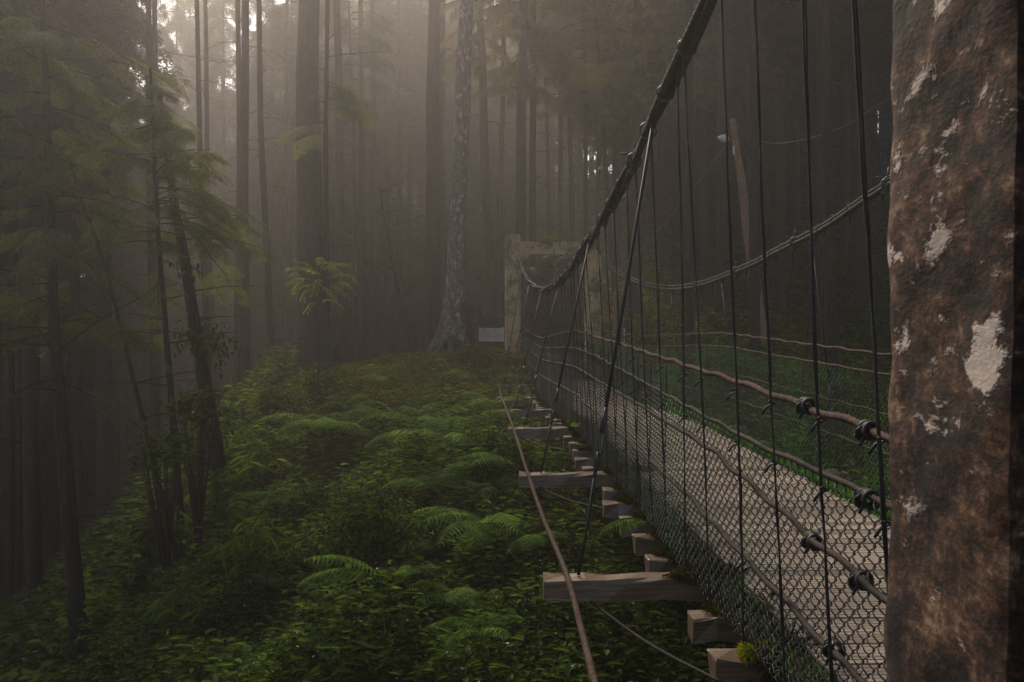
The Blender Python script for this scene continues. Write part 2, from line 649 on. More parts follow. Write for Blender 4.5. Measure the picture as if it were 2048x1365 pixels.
def unit_tassel(seed=0, n=34):
    """drooping bunch of cedar needles hanging from the origin, height about 1"""
    r = np.random.default_rng(seed)
    V, Q, c = [], [], 0
    for k in range(n):
        a = r.random() * 2 * np.pi
        out = .1 + .38 * r.random()
        L = .55 + .5 * r.random()
        p = np.array([0, 0, 0.0])
        d = np.array([math.cos(a) * out, math.sin(a) * out, .25 * r.random()])
        for s in range(3):
            q = p + d * (L / 3)
            d = d * .72 + np.array([0, 0, -.42])
            sd_ = np.array([-math.sin(a), math.cos(a), 0]) * .011 * (1.3 - s * .3)
            V.append(np.array([p - sd_, p + sd_, q + sd_ * .7, q - sd_ * .7]))
            Q.append(np.array([[0, 1, 2, 3]]) + c)
            c += 4
            p = q
    return np.concatenate(V), np.concatenate(Q)


SPRAY_F = [unit_spray(.95, .30, s, .034, .10) for s in (1, 2, 3)]
SPRAY_C = [unit_spray(.55, .35, s, .05, .12) for s in (4, 5)]
TASSEL = [unit_tassel(s) for s in (1, 2)]


def crown_branches(mb, mbw, base, top, rad_fn, n, sprays, seed, per=7, size=(.5, .9), droop=.25, up=.1, kind='spray', mat=0, limb=1.0, wild=.08):
    """conifer branches round the axis base-top; foliage goes to mb, wood to mbw"""
    r = np.random.default_rng(seed)
    base, top = np.asarray(base, float), np.asarray(top, float)
    pos, fw, sz = [], [], []
    for k in range(n):
        t = (k + r.random()) / n
        o = base + (top - base) * t
        a = r.random() * 2 * np.pi
        L = rad_fn(t) * (.6 + .55 * r.random())
        d = np.array([math.cos(a), math.sin(a), up + r.normal(0, wild)])
        m = 6
        path = [o]
        for j in range(1, m + 1):
            u = j / m
            path.append(o + d * L * u + np.array([0, 0, -droop * L * u * u]))
        path = np.array(path)
        mbw.tube(path + r.normal(0, .025, path.shape) * np.linspace(0, 1, m + 1)[:, None], np.linspace(limb * (.018 + .010 * L), .004, m + 1), 5)
        for j in range(per):
            u = .22 + .78 * (j + r.random()) / per
            i = min(m - 1, int(u * m))
            p = path[i] + (path[i + 1] - path[i]) * (u * m - i)
            sgn = -1 if j % 2 else 1
            da = a + sgn * R(18 + 40 * r.random()) * (1.1 - u)
            pos.append(p)
            fw.append([math.cos(da), math.sin(da), -.12 - .3 * r.random()])
            sz.append((size[0] + (size[1] - size[0]) * r.random()) * (1.15 - .45 * u))
    pos, fw, sz = np.array(pos), np.array(fw), np.array(sz)
    ro = r.normal(0, .25, len(pos))
    pick = r.integers(0, len(sprays), len(pos))
    for i, (v, q) in enumerate(sprays):
        k = pick == i
        if not k.any():
            continue
        if kind == 'spray':
            stamp(mb, v, q, pos[k], rot_from(fw[k], roll=ro[k]), sz[k], mat)
        else:
            a = r.random(k.sum()) * 2 * np.pi
            I = np.zeros((k.sum(), 3, 3))
            I[:, 0, 0], I[:, 0, 1], I[:, 1, 0], I[:, 1, 1], I[:, 2, 2] = np.cos(a), -np.sin(a), np.sin(a), np.cos(a), 1
            stamp(mb, v, q, pos[k], I, sz[k], mat)


# high crowns shared by the tall trees: (mesh of foliage + limbs)
def crown_proto(name, H, rad, n, seed, kind, per=9, size=(.9, 1.6)):
    mb = MB()
    mbw = MB()
    fn = lambda t: rad * (1.0 - .75 * t) * (.55 + .45 * min(1, t * 5))
    if kind == 'spray':
        crown_branches(mb, mbw, (0, 0, 0), (0, 0, H), fn, n, SPRAY_C, seed, per=per, size=size, droop=.3)
    else:
        crown_branches(mb, mbw, (0, 0, 0), (0, 0, H), fn, n, TASSEL, seed, per=16, size=(.5, 1.1), droop=.35, kind='tassel')
    for v, q, mi, t, mt in [(mbw.v, mbw.q, mbw.mq, mbw.t, mbw.mt)]:
        base = mb.n
        mb.v += v
        mb.q += [a + base for a in q]
        mb.t += [a + base for a in t]
        mb.mq += [np.ones_like(a) for a in mi]
        mb.mt += [np.ones_like(a) for a in mt]
        mb.n += mbw.n
    return mesh_of(name, mb, [M['conifer'] if kind == 'spray' else M['cedar'], M['bark']])


CROWNS = [crown_proto("crown", 13, 3.0, 70, 11, 'spray'), crown_proto("crown", 13, 2.6, 60, 12, 'spray'), crown_proto("crown", 12, 3.3, 80, 13, 'spray')]
DENSE = [crown_proto("crown", 13, 3.4, 150, 31, 'spray', 11, (1.0, 1.8)), crown_proto("crown", 13, 3.0, 150, 32, 'spray', 11, (1.0, 1.8))]
CEDARS = [crown_proto("crown", 13, 3.0, 70, 21, 'tassel'), crown_proto("crown", 12, 2.6, 64, 22, 'tassel')]


def trunk_mesh(mb, p0, p1, r0, r1, sides=14, flare=.35, bend=.0, twigs=0, seed=0, rings=26, lobes=5):
    r = np.random.default_rng(seed)
    t = np.linspace(0, 1, rings) ** 1.5
    p0, p1 = np.asarray(p0, float), np.asarray(p1, float)
    path = p0 + (p1 - p0) * t[:, None]
    L = np.linalg.norm(p1 - p0)
    bx = r.normal(0, 1, 2)
    path[:, 0] += bend * np.sin(t * np.pi * 1.3) * bx[0] + .02 * np.sin(t * 17 + bx[1])
    path[:, 1] += bend * np.sin(t * np.pi * 1.1) * bx[1]
    rad = r0 + (r1 - r0) * t
    th = np.arange(sides) * 2 * np.pi / sides
    h = t * L
    fl = flare * np.exp(-h / (2.2 * r0 + .1))
    lob = .5 + .5 * np.cos(lobes * th + bx[0] * 3)
    rr = rad[:, None] * (1 + fl[:, None] * (.4 + 1.2 * lob[None]) + .05 * np.sin(3 * th[None] + 4 * h[:, None] / 3 + bx[1]) + .03 * np.sin(7 * th[None] + h[:, None] * 2))
    v = np.stack([path[:, None, 0] + rr * np.cos(th), path[:, None, 1] + rr * np.sin(th), np.broadcast_to(path[:, 2:3], rr.shape)], -1)
    i = np.arange(rings - 1)[:, None] * sides
    j = np.arange(sides)[None]
    j2 = (j + 1) % sides
    mb.add(v.reshape(-1, 3), np.stack([i + j, i + j2, i + sides + j2, i + sides + j], -1).reshape(-1, 4))
    for k in range(twigs):   # dead twigs, part of the trunk
        u = .12 + .5 * r.random()
        kk = np.interp(u, t, np.arange(rings))
        o = np.array([np.interp(u, t, path[:, c]) for c in range(3)])
        a = r.random() * 2 * np.pi
        ln = .4 + 1.3 * r.random()
        d = np.array([math.cos(a), math.sin(a), -.1 + .4 * r.random()])
        s = np.linspace(0, 1, 6)[:, None]
        tw = o + d * ln * s + np.array([0, 0, -.25]) * s * s * ln + r.normal(0, .02, (6, 3)) * s
        mb.tube(tw, np.linspace(.016, .004, 6), 4)
        for e in range(3):
            b = tw[2 + e]
            d2 = d + r.normal(0, .5, 3)
            mb.tube(np.array([b, b + d2 * ln * .2, b + d2 * ln * .36 + np.array([0, 0, -.05])]), [.008, .005, .002], 4)
    return path


def tree(label, xt, yt, xb, yb, wpx, z, H=22, crown=9.0, seed=0, name="conifer_tree", bark='bark', bend=.08, twigs=8, protos=None, group="tall trees in the misty forest", cscale=1.0):
    a, b = at(xt, yt, z), at(xb, yb, z)
    s = (a[0] - b[0]) / (a[2] - b[2])
    gz = float(G(b[0] + s * (0 - b[2]), z)) - .25
    p0 = np.array([b[0] + s * (gz - b[2]), z, gz])
    p1 = np.array([b[0] + s * (H - b[2]), z + .3 * math.sin(seed), H])
    t = thing(name, label, "tree", p0, group)
    r0 = wpx * z / F / 2 * 1.04
    mb = MB()
    path = trunk_mesh(mb, p0 - p0, p1 - p0, r0 * 1.08, r0 * .3, seed=seed, bend=bend, twigs=twigs)
    mb.build("trunk", M[bark], t)
    if crown is not None:
        P = protos or CROWNS
        me = P[seed % len(P)]
        k = np.interp(crown, path[:, 2] + p0[2], np.arange(len(path)))
        c = np.array([np.interp(k, np.arange(len(path)), path[:, q]) for q in range(3)])
        o = link("crown", me, t, c)
        o.rotation_euler = (0, math.atan(s), seed * 2.4)
        hs = (H + 1.0 - crown) / 13.0
        o.scale = (cscale, cscale, hs)
    return t

# ------------------------------------------------------------------ the suspension bridge
Y0, Y1 = 1.95, 30.8


def D(y):
    """deck level along the bridge"""
    return np.interp(y, [0, 13.5, 15.5, 17.3, 19, 21.1, 25, 31, 60], [0, 0, -.06, -.13, -.19, -.245, -.27, -.27, -.27])


XL, XR = 1.2, 3.06
bridge = thing("suspension_bridge", "rope suspension bridge with plank deck and green chain-link sides crossing the ravine", "bridge", (0, 0, 0))
BEAMS = [6.02 + .63 * k for k in range(-6, 40)]

# deck: transverse boards with grooves between them
dm = MB()
y = Y0 - .6
while y < Y1 + .1:
    wd = .135 + rng.normal(0, .003)
    z = float(D(y)) + .012 + rng.normal(0, .0022)
    x0, x1 = 1.44 + rng.normal(0, .008), 2.82 + rng.normal(0, .012)
    zz = z + rng.normal(0, .0015)
    v = np.array([[x0, y, z - .04], [x1, y, zz - .04], [x1, y + wd - .009, zz - .04], [x0, y + wd - .009, z - .04],
                  [x0, y + .004, z], [x1, y + .004, zz], [x1, y + wd - .013, zz], [x0, y + wd - .013, z]])
    dm.add(v, [[0, 3, 2, 1], [4, 5, 6, 7], [0, 1, 5, 4], [1, 2, 6, 5], [2, 3, 7, 6], [3, 0, 4, 7]])
    if y < 14:      # shallow grooves that split each board
        for k in (1, 2):
            g = y + wd * k / 3
            dm.box((x0 + .004, g - .0016, z + .0003), (x1 - .004, g + .0016, z + .0016 + abs(rng.normal(0, .0006))))
    y += wd
dm.build("deck", M['deck'], bridge, flat=True)

# grass and moss along both edges of the boards
em = MB()
er = np.random.default_rng(61)
v_, q_ = (np.array([[-.5, 0, 0], [.5, 0, 0], [.32, .55, 0], [-.32, .55, -.0], [0, 1, -.12]]) * [.11, 1, 1], np.array([[0, 1, 2, 3]]))
def edge_grass(n, x0, x1, seed):
    a = np.random.default_rng(seed)
    y = 2.2 + 28 * a.random(n) ** 1.35
    x = x0 + (x1 - x0) * a.random(n)
    d = np.stack([a.normal(0, .5, n), a.normal(0, .5, n), .5 + a.random(n)], -1)
    d /= np.linalg.norm(d, axis=1)[:, None]
    s_ = np.cross(d, a.normal(0, 1, (n, 3)))
    s_ /= np.linalg.norm(s_, axis=1)[:, None]
    L = (.035 + .05 * a.random(n))[:, None] * (1 + y[:, None] * .03)
    p = np.stack([x, y, D(y) - .02], -1)
    w_ = s_ * .0035 * (1 + y[:, None] * .06)
    P = np.stack([p - w_, p + w_, p + d * L * .6 + w_ * .8 + [0, 0, -.003], p + d * L * .6 - w_ * .8 + [0, 0, -.003], p + d * L + a.normal(0, .01, (n, 3))], 1)
    k = np.arange(n)[:, None] * 5
    em.add(P.reshape(-1, 3), k + np.array([[0, 1, 2, 3]]), k + np.array([[3, 2, 4]]))
edge_grass(15000, 2.83, 3.05, 1)
edge_grass(2600, 1.26, 1.43, 2)

# stringers under the boards
for x in (1.36, 2.13, 2.9):
    sm = MB()
    ys = np.arange(Y0 - .6, Y1, .6)
    for a, b in zip(ys[:-1], ys[1:]):
        za, zb = float(D(a)) - .032, float(D(b)) - .032
        v = np.array([[x - .04, a, za - .10], [x + .04, a, za - .10], [x + .04, b, zb - .10], [x - .04, b, zb - .10],
                      [x - .04, a, za], [x + .04, a, za], [x + .04, b, zb], [x - .04, b, zb]])
        sm.add(v, [[0, 3, 2, 1], [4, 5, 6, 7], [0, 1, 5, 4], [1, 2, 6, 5], [2, 3, 7, 6], [3, 0, 4, 7]])
    sm.build("stringer", M['beam'], bridge, flat=True)

EDGE = em
# moss tufts
def moss_mesh(name, n, size, seed, mat, hang=.5, length=.09, thin=.0035):
    r = np.random.default_rng(seed)
    mb = MB()
    p = r.normal(0, 1, (n, 3))
    p /= np.linalg.norm(p, axis=1)[:, None]
    p *= r.random((n, 1)) ** .4
    p[:, 2] = np.abs(p[:, 2]) * .8 - .15
    p = p * np.array(size)
    p *= (1 + .35 * np.sin(9 * p[:, :1] / size[0] + seed))
    d = p / (np.linalg.norm(p, axis=1)[:, None] + 1e-6) + r.normal(0, .55, (n, 3))
    d[:, 2] -= hang * r.random(n) * 1.6
    v, q = leaf_shape(1.0, thin / length * 2, .1, .25)
    stamp(mb, v, q, p, rot_from(d), length * (.5 + r.random(n)))
    return mesh_of(name, mb, mat, False)


MOSS = [moss_mesh("moss", 2600, (.14, .085, .045), s, M['moss_beam'], .5, .034, .003) for s in (1, 2, 3)]
HANG = [moss_mesh("moss", 1100, (.16, .10, .10), s, M['moss_dark'], 1.6, .12) for s in (4, 5)]
BRIGHT = moss_mesh("moss", 1500, (.085, .06, .05), 6, M['moss_bright'], .2, .028, .003)


def beam_mesh(x0, x1, seed, wd=.16, ht=.12):
    r = np.random.default_rng(seed)
    n = int((x1 - x0) / .12) + 2
    xs = np.linspace(x0, x1, n)
    mb = MB()
    prof = np.array([[-wd / 2 + .008, 0], [wd / 2 - .008, 0], [wd / 2, -.01], [wd / 2, -ht], [-wd / 2, -ht], [-wd / 2, -.012]])
    k = len(prof)
    v = []
    for i, x in enumerate(xs):
        jt = r.normal(0, .0045, prof.shape) * (1 + 1.6 * (r.random((len(prof), 1)) > .8))
        if i in (0, n - 1):
            jt = jt + r.normal(0, .004, prof.shape)
        e = 0 if 0 < i < n - 1 else r.normal(0, .004, k)
        v.append(np.stack([np.full(k, x) + e, prof[:, 0] + jt[:, 0], prof[:, 1] + jt[:, 1]], -1))
    v = np.concatenate(v)
    i = np.arange(n - 1)[:, None] * k
    j = np.arange(k)[None]
    j2 = (j + 1) % k
    q = np.stack([i + j, i + k + j, i + k + j2, i + j2], -1).reshape(-1, 4)
    e = (n - 1) * k
    mb.add(v, np.concatenate([q, [[0, 1, 2, 5], [2, 3, 4, 5], [e + 5, e + 2, e + 1, e], [e + 5, e + 4, e + 3, e + 2]]]))
    return mesh_of("crossbeam", mb, M['beam'], False)


SHORT = [beam_mesh(1.0 + d, 3.27 + e, s) for s, d, e in ((1, 0, 0), (2, .02, .01), (3, -.02, .02), (4, .03, -.02))]
LONG = [beam_mesh(.355, 3.36, s) for s in (5, 6)]
beam_o = {}
for k, yb in enumerate(BEAMS):
    if yb > Y1 - .4:
        break
    n = k - 6
    lng = n % 6 == 0
    me = LONG[k % 2] if lng else SHORT[k % 4]
    o = link("crossbeam", me, bridge, (0 if lng else rng.normal(0, .02), yb, float(D(yb)) - .045 + .04 * lng))
    o.rotation_euler = (rng.normal(0, .02), 0, rng.normal(0, .006))
    beam_o[n] = o
    if lng:
        o["label"] = "long timber beam jutting out past the mesh side"
    if yb > 2.5:
        b = rng.random()
        bx = 1.2 + .1 * rng.random()
        if n == -2:
            ms = link("moss", BRIGHT, o, (1.2, -.02, .01))
            ms["label"] = "bright yellow-green moss cushion"
            link("moss", HANG[0], o, (1.34, 0, -.02))
        else:
            ms = link("moss", MOSS[k % 3], o, (bx, rng.normal(0, .02), .02))
            ms.scale = (.7 + .6 * b, 1.1, .7 + .8 * rng.random())
            ms.rotation_euler = (0, 0, rng.random() * 3)
            if n < 14:
                hs = link("moss", HANG[k % 2], o, (bx + .17, rng.normal(0, .02), -.03))
                hs.scale = (.7, 1, .6 + .5 * rng.random())

# main cables: two stranded ropes side by side, tied at every hanger
KL = [(.97, 31.0, 3.52), (.98, 26.8, 2.66), (1.0, 22.8, 2.10), (1.03, 18.8, 1.83), (1.04, 16.2, 1.79), (1.05, 13.4, 1.88), (1.05, 9.5, 2.23), (1.05, 7.6, 2.47), (1.05, 6.41, 2.67), (1.05, 4.95, 2.92), (1.02, 3.3, 3.24), (.96, 1.68, 3.6)]
KR = [(3.24, 31.0, 3.52), (3.2, 28.3, 2.86), (3.2, 24.8, 2.28), (3.2, 19.8, 1.89), (3.2, 16.1, 1.83), (3.2, 12.85, 2.0), (3.2, 11.56, 2.12), (3.2, 10.05, 2.25), (3.2, 8.62, 2.45), (3.22, 5.0, 2.95), (3.24, 1.68, 3.6)]
st = lambda y: .010 + .0016 * max(y - 4, 0)


def cable_at(K, y):
    k = sorted(K, key=lambda p: p[1])
    ys = [p[1] for p in k]
    sp = CAB[id(K)]
    return np.array([np.interp(y, sp[:, 1], sp[:, c]) for c in range(3)])


CAB = {}
for K, far in ((KL, False), (KR, True)):
    c = spline(K, .25)
    c = c[np.argsort(c[:, 1])]
    CAB[id(K)] = c
    mb = MB()
    P = spline(K[::-1], st)
    ln = np.concatenate([[0], np.cumsum(np.linalg.norm(np.diff(P, axis=0), axis=1))])
    for s in (-1, 1):
        # the pair winds slowly round itself on the near side, lies side by side on the far one
        ph = ln * (1.15 if not far else .0) + 1.2
        off = np.stack([np.cos(ph) * .0, np.zeros_like(ph), np.sin(ph) * .0], -1)
        if far:
            off = np.stack([np.full_like(ph, s * .012), np.zeros_like(ph), np.full_like(ph, s * .024)], -1)
        else:
            off = s * np.stack([.021 * np.cos(ph), np.zeros_like(ph), .021 * np.sin(ph)], -1)
        mb.tube(P + off, .0235, 12, lobes=5, depth=.28, pitch=.17)
    # anchor tail beyond the far portal
    e = P[-1]
    tail = np.array([e, e + [0, 4, -1.4], [e[0], 40.5, float(G(e[0], 40.5)) - .2]])
    mb.tube(spline(tail, .4), .03, 8)
    co = mb.build("main_cable", M['cable'], bridge)
    co["label"] = "near main cable climbing steeply towards the viewer" if not far else "far main cable hanging in a shallow curve"
    # ties and clamps
    ys = np.arange(3.0, 30, .42 if far else .63)
    for q, yy in enumerate(ys):
        tm = MB()
        p = cable_at(K, yy)
        p2 = cable_at(K, yy + .04)
        d = (p2 - p) / np.linalg.norm(p2 - p)
        rr = .049 if q % 6 else .054
        ring = []
        for a in np.linspace(0, 2 * np.pi, 11):
            n1 = np.array([1, 0, 0.])
            n2 = np.cross(d, n1)
            ring.append(p + n1 * math.cos(a) * (rr if not far else .037) + n2 * math.sin(a) * (rr if not far else .051))
        tm.tube(np.array(ring), .006 if not far else .004, 5, cap=False)
        if q % 6 == 1:
            tm.tube(np.array([p + [-.09, 0, .05], p + [.02, 0, .06]]), .007, 6)
            tm.tube(np.array([p + [0, .02, .03], p + [0.01, 0, .13]]), .007, 6)
            tm.tube(np.array(ring) + d * .03, .008, 5, cap=False)
            tm.tube(np.array(ring) - d * .03, .008, 5, cap=False)
            tm.tube(np.array([p - d * .09, p + d * .09]) + [0, 0, -.045], .022, 8)
        tm.build("clamp", M['metal'], co)

# side ropes: rail, mesh top, two through the mesh
def side_rope(x, h_fn, rad, mat, sag, name, lobes=3, y0=1.2, jit=.003, label=None):
    pts = []
    for yb in [y0] + [b for b in BEAMS if y0 + .2 < b < Y1]:
        pts.append((x + rng.normal(0, jit * .5), yb, float(D(yb)) + h_fn(yb) + rng.normal(0, jit)))
        pts.append((x + rng.normal(0, jit * .5), yb + .315, float(D(yb + .315)) + h_fn(yb) - sag + rng.normal(0, jit * .4)))
    pts.append((x, 31.0, float(D(31)) + h_fn(31)))
    P = spline(pts, lambda y: .012 + .0022 * max(y - 3, 0))
    mb = MB()
    mb.tube(P, rad, 10, lobes=lobes, depth=.16, pitch=.11)
    o = mb.build(name, mat, bridge)
    if label:
        o["label"] = label
    return o


rail_l = side_rope(XL, lambda y: np.interp(y, [1, 3.2, 4.4, 9, 13, 17, 21, 31], [1.10, 1.125, 1.155, 1.19, 1.21, 1.2, 1.15, 1.2]), .0135, M['rope'], .007, "handrail_rope", 6, label="reddish handrail rope of the near side")
side_rope(XR, lambda y: np.interp(y, [1, 8, 13, 20, 31], [1.13, 1.15, 1.18, 1.2, 1.2]), .0115, M['rope'], .008, "handrail_rope", label="handrail rope of the far side")
side_rope(XL, lambda y: np.interp(y, [1, 3.2, 4.4, 11, 31], [.90, .925, .91, 1.0, .95]), .011, M['rope_dark'], .006, "mesh_rope")
side_rope(XR, lambda y: np.interp(y, [1, 8, 14, 31], [.96, 1.0, 1.02, 1.0]), .009, M['rope'], .005, "mesh_rope")
side_rope(XL - .012, lambda y: np.interp(y, [1, 3.2, 5.6, 31], [.62, .655, .78, .72]), .0125, M['rope_dark'], .005, "mesh_rope")
side_rope(XL - .012, lambda y: np.interp(y, [1, 3.4, 6, 31], [.31, .34, .43, .42]), .0125, M['rope_dark'], .005, "mesh_rope")
side_rope(XR + .012, lambda y: .7, .008, M['rope_dark'], .01, "mesh_rope")
side_rope(XR + .012, lambda y: .4, .009, M['rope_dark'], .01, "mesh_rope")

# knots round the near ropes
for (yy, h) in ((3.93, 1.14), (3.3, 1.12), (3.85, .66), (3.35, .645), (3.6, .345), (3.3, .91)):
    km = MB()
    r = np.random.default_rng(int(yy * 100 + h * 37))
    for q in range(6):
        c = np.array([XL, yy + (q - 2.5) * .0105, h + r.normal(0, .002)])
        ring = [c + np.array([math.cos(a) * .0235, .008 * math.sin(a + q), math.sin(a) * .025]) for a in np.linspace(0, 2 * np.pi, 13)]
        km.tube(np.array(ring), .0068, 6, cap=False)
    km.tube(np.array([[XL - .022, yy, h + .012], [XL - .034, yy + .012, h], [XL - .030, yy + .02, h - .022], [XL - .018, yy + .012, h - .030]]), .0075, 6)
    km.tube(np.array([[XL - .02, yy - .01, h - .02], [XL - .03, yy - .004, h - .045]]), .0055, 6)
    km.build("knot", M['hanger'], rail_l)


# chain-link sides
def mesh_side(x, top, flip, cell=(.047, .064), rw=.0024, mats=None, label=None):
    mb = MB()
    wy, hz = cell
    ks = np.arange(int((Y1 - 1.6) / wy))
    sides = 4
    for k in ks:
        yk = 1.6 + k * wy
        zt = float(D(yk)) + float(top(yk))
        zb = float(D(yk)) - .03
        npd = 8 if yk < 8 else 4
        m = int((zt - zb) / hz * npd)
        ph = np.arange(m + 1) / npd * 2 * np.pi + np.pi * (k % 2)
        # triangle-like zigzag that coils round its neighbours
        tri = 2 / np.pi * np.arcsin(.97 * np.sin(ph))
        P = np.stack([x + .010 * np.cos(ph) + .012 * np.sin(yk * 1.7) + rng.normal(0, .0006, m + 1), yk + (wy * .5 + .0045) * tri, zt - np.arange(m + 1) / npd * hz + rng.normal(0, .0008, m + 1)], -1)
        mb.tube(P, rw, sides, cap=False, mat=int((rng.random() + .25 * math.sin(yk * 3.1)) > .98))
        # the netting turns in under the side and runs to the boards
        m2 = int(.24 / hz * npd) + 2
        ph = np.arange(m2 + 1) / npd * 2 * np.pi + np.pi * (k % 2)
        tri = 2 / np.pi * np.arcsin(.97 * np.sin(ph))
        P = np.stack([x + flip * np.arange(m2 + 1) / npd * hz, yk + (wy * .5 + .0045) * tri, zb + .015 + .010 * np.cos(ph) + .035 * np.sin(ph * .37 + yk * 5) ** 2], -1)
        mb.tube(P, rw, sides, cap=False, mat=0)
    o = mb.build("wire_mesh", mats, bridge)
    if label:
        o["label"] = label


mesh_side(XL, lambda y: np.interp(y, [1, 3.2, 4.4, 11, 31], [.91, .93, .915, 1.0, .95]), 1, mats=[M['wire_backlit'], M['wire']], rw=.0027, label="chain-link netting of the near side, coloured dark as if backlit")
mesh_side(XR, lambda y: np.interp(y, [1, 8, 14, 31], [.96, 1.0, 1.02, 1.0]), -1, mats=[M['wire'], M['wire']], rw=.0023, label="green chain-link netting of the far side")

# hangers from the cables down to the beams
for K, x, far in ((KL, XL, False), (KR, XR, True)):
    for n, o in beam_o.items():
        yb = BEAMS[n + 6]
        if yb < 2.6:
            continue
        c = cable_at(K, yb + rng.normal(0, .13))
        b = np.array([x + (-.03 if not far else .03), yb, float(D(yb)) - .03])
        mb = MB()
        two = (not far) and yb < 13
        for s in ((-1, 1) if two else (0,)):
            t = np.linspace(0, 1, 22)[:, None]
            P = c + (b - c) * t
            P[:, 0] += s * .0026 * np.sin(t[:, 0] * 9 + n) + rng.normal(0, .0016, 22) + .012 * np.sin(t[:, 0] * 5 + n) * t[:, 0]
            P[:, 1] += s * .003 * np.cos(t[:, 0] * 11 + n * 2) + rng.normal(0, .0022, 22) + .015 * np.sin(t[:, 0] * 3 + n * 1.7)
            mb.tube(P, (.0034 if n > -2 else .0040) if not far else .004, 6)
        mb.tube(np.array([c + [0, 0, .02], c + [.012, .01, -.05], c + [.0, .0, -.10]]), .012, 6)
        if not far and n < 14:   # small tails where the wire is tied to the ropes
            for h in (1.13, .9):
                q = b + (c - b) * ((h + .03) / (c[2] - b[2]))
                mb.tube(np.array([q + [-.012, -.01, .01], q + [.016, .006, 0], q + [-.012, .012, -.012], q + [-.03, .014, -.04]]), .005, 5)
        mb.build("hanger", M['hanger'], bridge)
        if not far and 0 < n < 20:   # thin spare wires between hangers
            mb = MB()
            a = np.array([XL, yb + .3, float(D(yb)) + 1.13])
            P = np.array([a, a + [.004, .01, -.25], a + [-.006, .0, -.6], a + [.0, .02, -1.16]])
            mb.tube(spline(P, .12), .0042, 5)
            mb.build("tie_wire", M['hanger'], bridge)

# slanting stays from the ends of the long beams, each with a turnbuckle
for n, dy in ((0, .55), (6, .6), (12, .75), (18, .8), (24, .8), (30, .6)):
    if n not in beam_o:
        continue
    yb = BEAMS[n + 6]
    for K, xb in ((KL, .55), (KR, 3.29)):
        c = cable_at(K, yb + dy)
        b = np.array([xb, yb, float(D(yb)) + .0])
        mb = MB()
        d = c - b
        f0, f1 = .22, .33
        mb.tube(np.array([b + d * 0, b + d * .1 + [.004, 0, 0], b + d * f0]), .0095, 7)
        mb.tube(np.array([b + d * f1, b + d * .6 + [0, 0, -.012], c]), .0105, 7, lobes=3)
        o = mb.build("stay_rope", M['hanger'], bridge)
        tb = MB()
        for s in (-1, 1):
            e = np.array([s * .017, s * .008, 0])
            tb.tube(spline(np.array([b + d * (f0 - .01), b + d * (f0 + .02) + e, b + d * (f1 - .02) + e, b + d * (f1 + .01)]), .03), .0075, 6)
        tb.tube(np.array([b + d * (f0 - .02), b + d * (f0 + .035)]), .011, 8)
        tb.tube(np.array([b + d * (f1 - .035), b + d * (f1 + .02)]), .011, 8)
        tb.build("turnbuckle", M['metal'], o)

# long guy rope laid over the ends of the long beams
pts = [(.42, 24.8, -.19), (.40, 21.14, -.19), (.40, 17.36, -.075), (.405, 13.58, .02), (.425, 9.8, .02), (.452, 7.8, -.01), (.478, 6.02, .022), (.47, 4.9, .0), (.45, 4.1, .02), (.42, 3.0, .1), (.30, 1.4, -.2)]
mb = MB()
P = spline(pts[::-1], lambda y: .012 + .002 * max(y - 4, 0))
mb.tube(P, np.interp(P[:, 1], [3, 8, 25], [.0165, .0155, .014]), 10, lobes=4, depth=.22, pitch=.13)
mb.build("guy_rope", M['rope'], bridge)["label"] = "twisted rusty guy rope laid over the long beam ends"
for (a, b) in (((.61, 5.95, -.13), (1.03, 4.55, -.1)), ((.52, 9.75, -.12), (1.0, 8.55, -.1)), ((.5, 13.5, -.12), (1.0, 12.2, -.12))):
    mb = MB()
    a, b = np.array(a), np.array(b)
    mb.tube(spline(np.array([a, (a + b) / 2 + [0, 0, -.03], b]), .06), .0085, 6)
    mb.build("brace_rope", M['rope_dark'], bridge)


tag(EDGE.build('edge_grass', M['edge_grass'], flat=True), 'bright green grass and moss along the edges of the deck boards', 'grass', kind='stuff')


# ------------------------------------------------------------------ concrete portals
def grid_box(mb, lo, hi, n, amp, seed):
    """box with subdivided, slightly uneven faces and worn corners"""
    r = np.random.default_rng(seed)
    lo, hi = np.array(lo, float), np.array(hi, float)
    size = hi - lo
    k1, k2, k3 = r.random(3) * 6
    for ax in range(3):
        u, v = [a for a in range(3) if a != ax]
        nu, nv = max(2, int(size[u] / n) + 1), max(2, int(size[v] / n) + 1)
        for side in (0, 1):
            A, B = np.meshgrid(np.linspace(0, 1, nu), np.linspace(0, 1, nv))
            P = np.zeros((nv, nu, 3))
            P[..., u] = lo[u] + A * size[u]
            P[..., v] = lo[v] + B * size[v]
            P[..., ax] = hi[ax] if side else lo[ax]
            c = (lo + hi) / 2
            q = P * 5
            dsp = amp * (np.sin(q[..., 0] * 2.1 + k1 + 2 * np.sin(q[..., 2] * 1.3)) * np.sin(q[..., 1] * 2.3 + k2) + .6 * np.sin(q[..., 2] * 3.7 + k3 + q[..., 0] * 2) + .4 * np.sin(q[..., 2] * 9.1 + q[..., 1] * 7))
            # round off towards edges
            e = np.zeros(P.shape[:2])
            for w_ in (0, 1, 2):
                dd = np.minimum(P[..., w_] - lo[w_], hi[w_] - P[..., w_])
                if w_ != 2:
                    e += np.clip(1 - dd / .02, 0, 1)
            outw = (P - c)
            outw[..., 2] = 0
            ln = np.linalg.norm(outw, axis=-1, keepdims=True) + 1e-6
            P = P + outw / ln * (dsp - .006 * np.clip(e - 1, 0, 1))[..., None]
            i, j = np.meshgrid(np.arange(nu - 1), np.arange(nv - 1))
            b = (j * nu + i).ravel()
            f = np.stack([b, b + 1, b + nu + 1, b + nu], -1)
            flip = (side == 0) != (ax == 1)
            mb.add(P.reshape(-1, 3), f[:, ::-1] if flip else f)


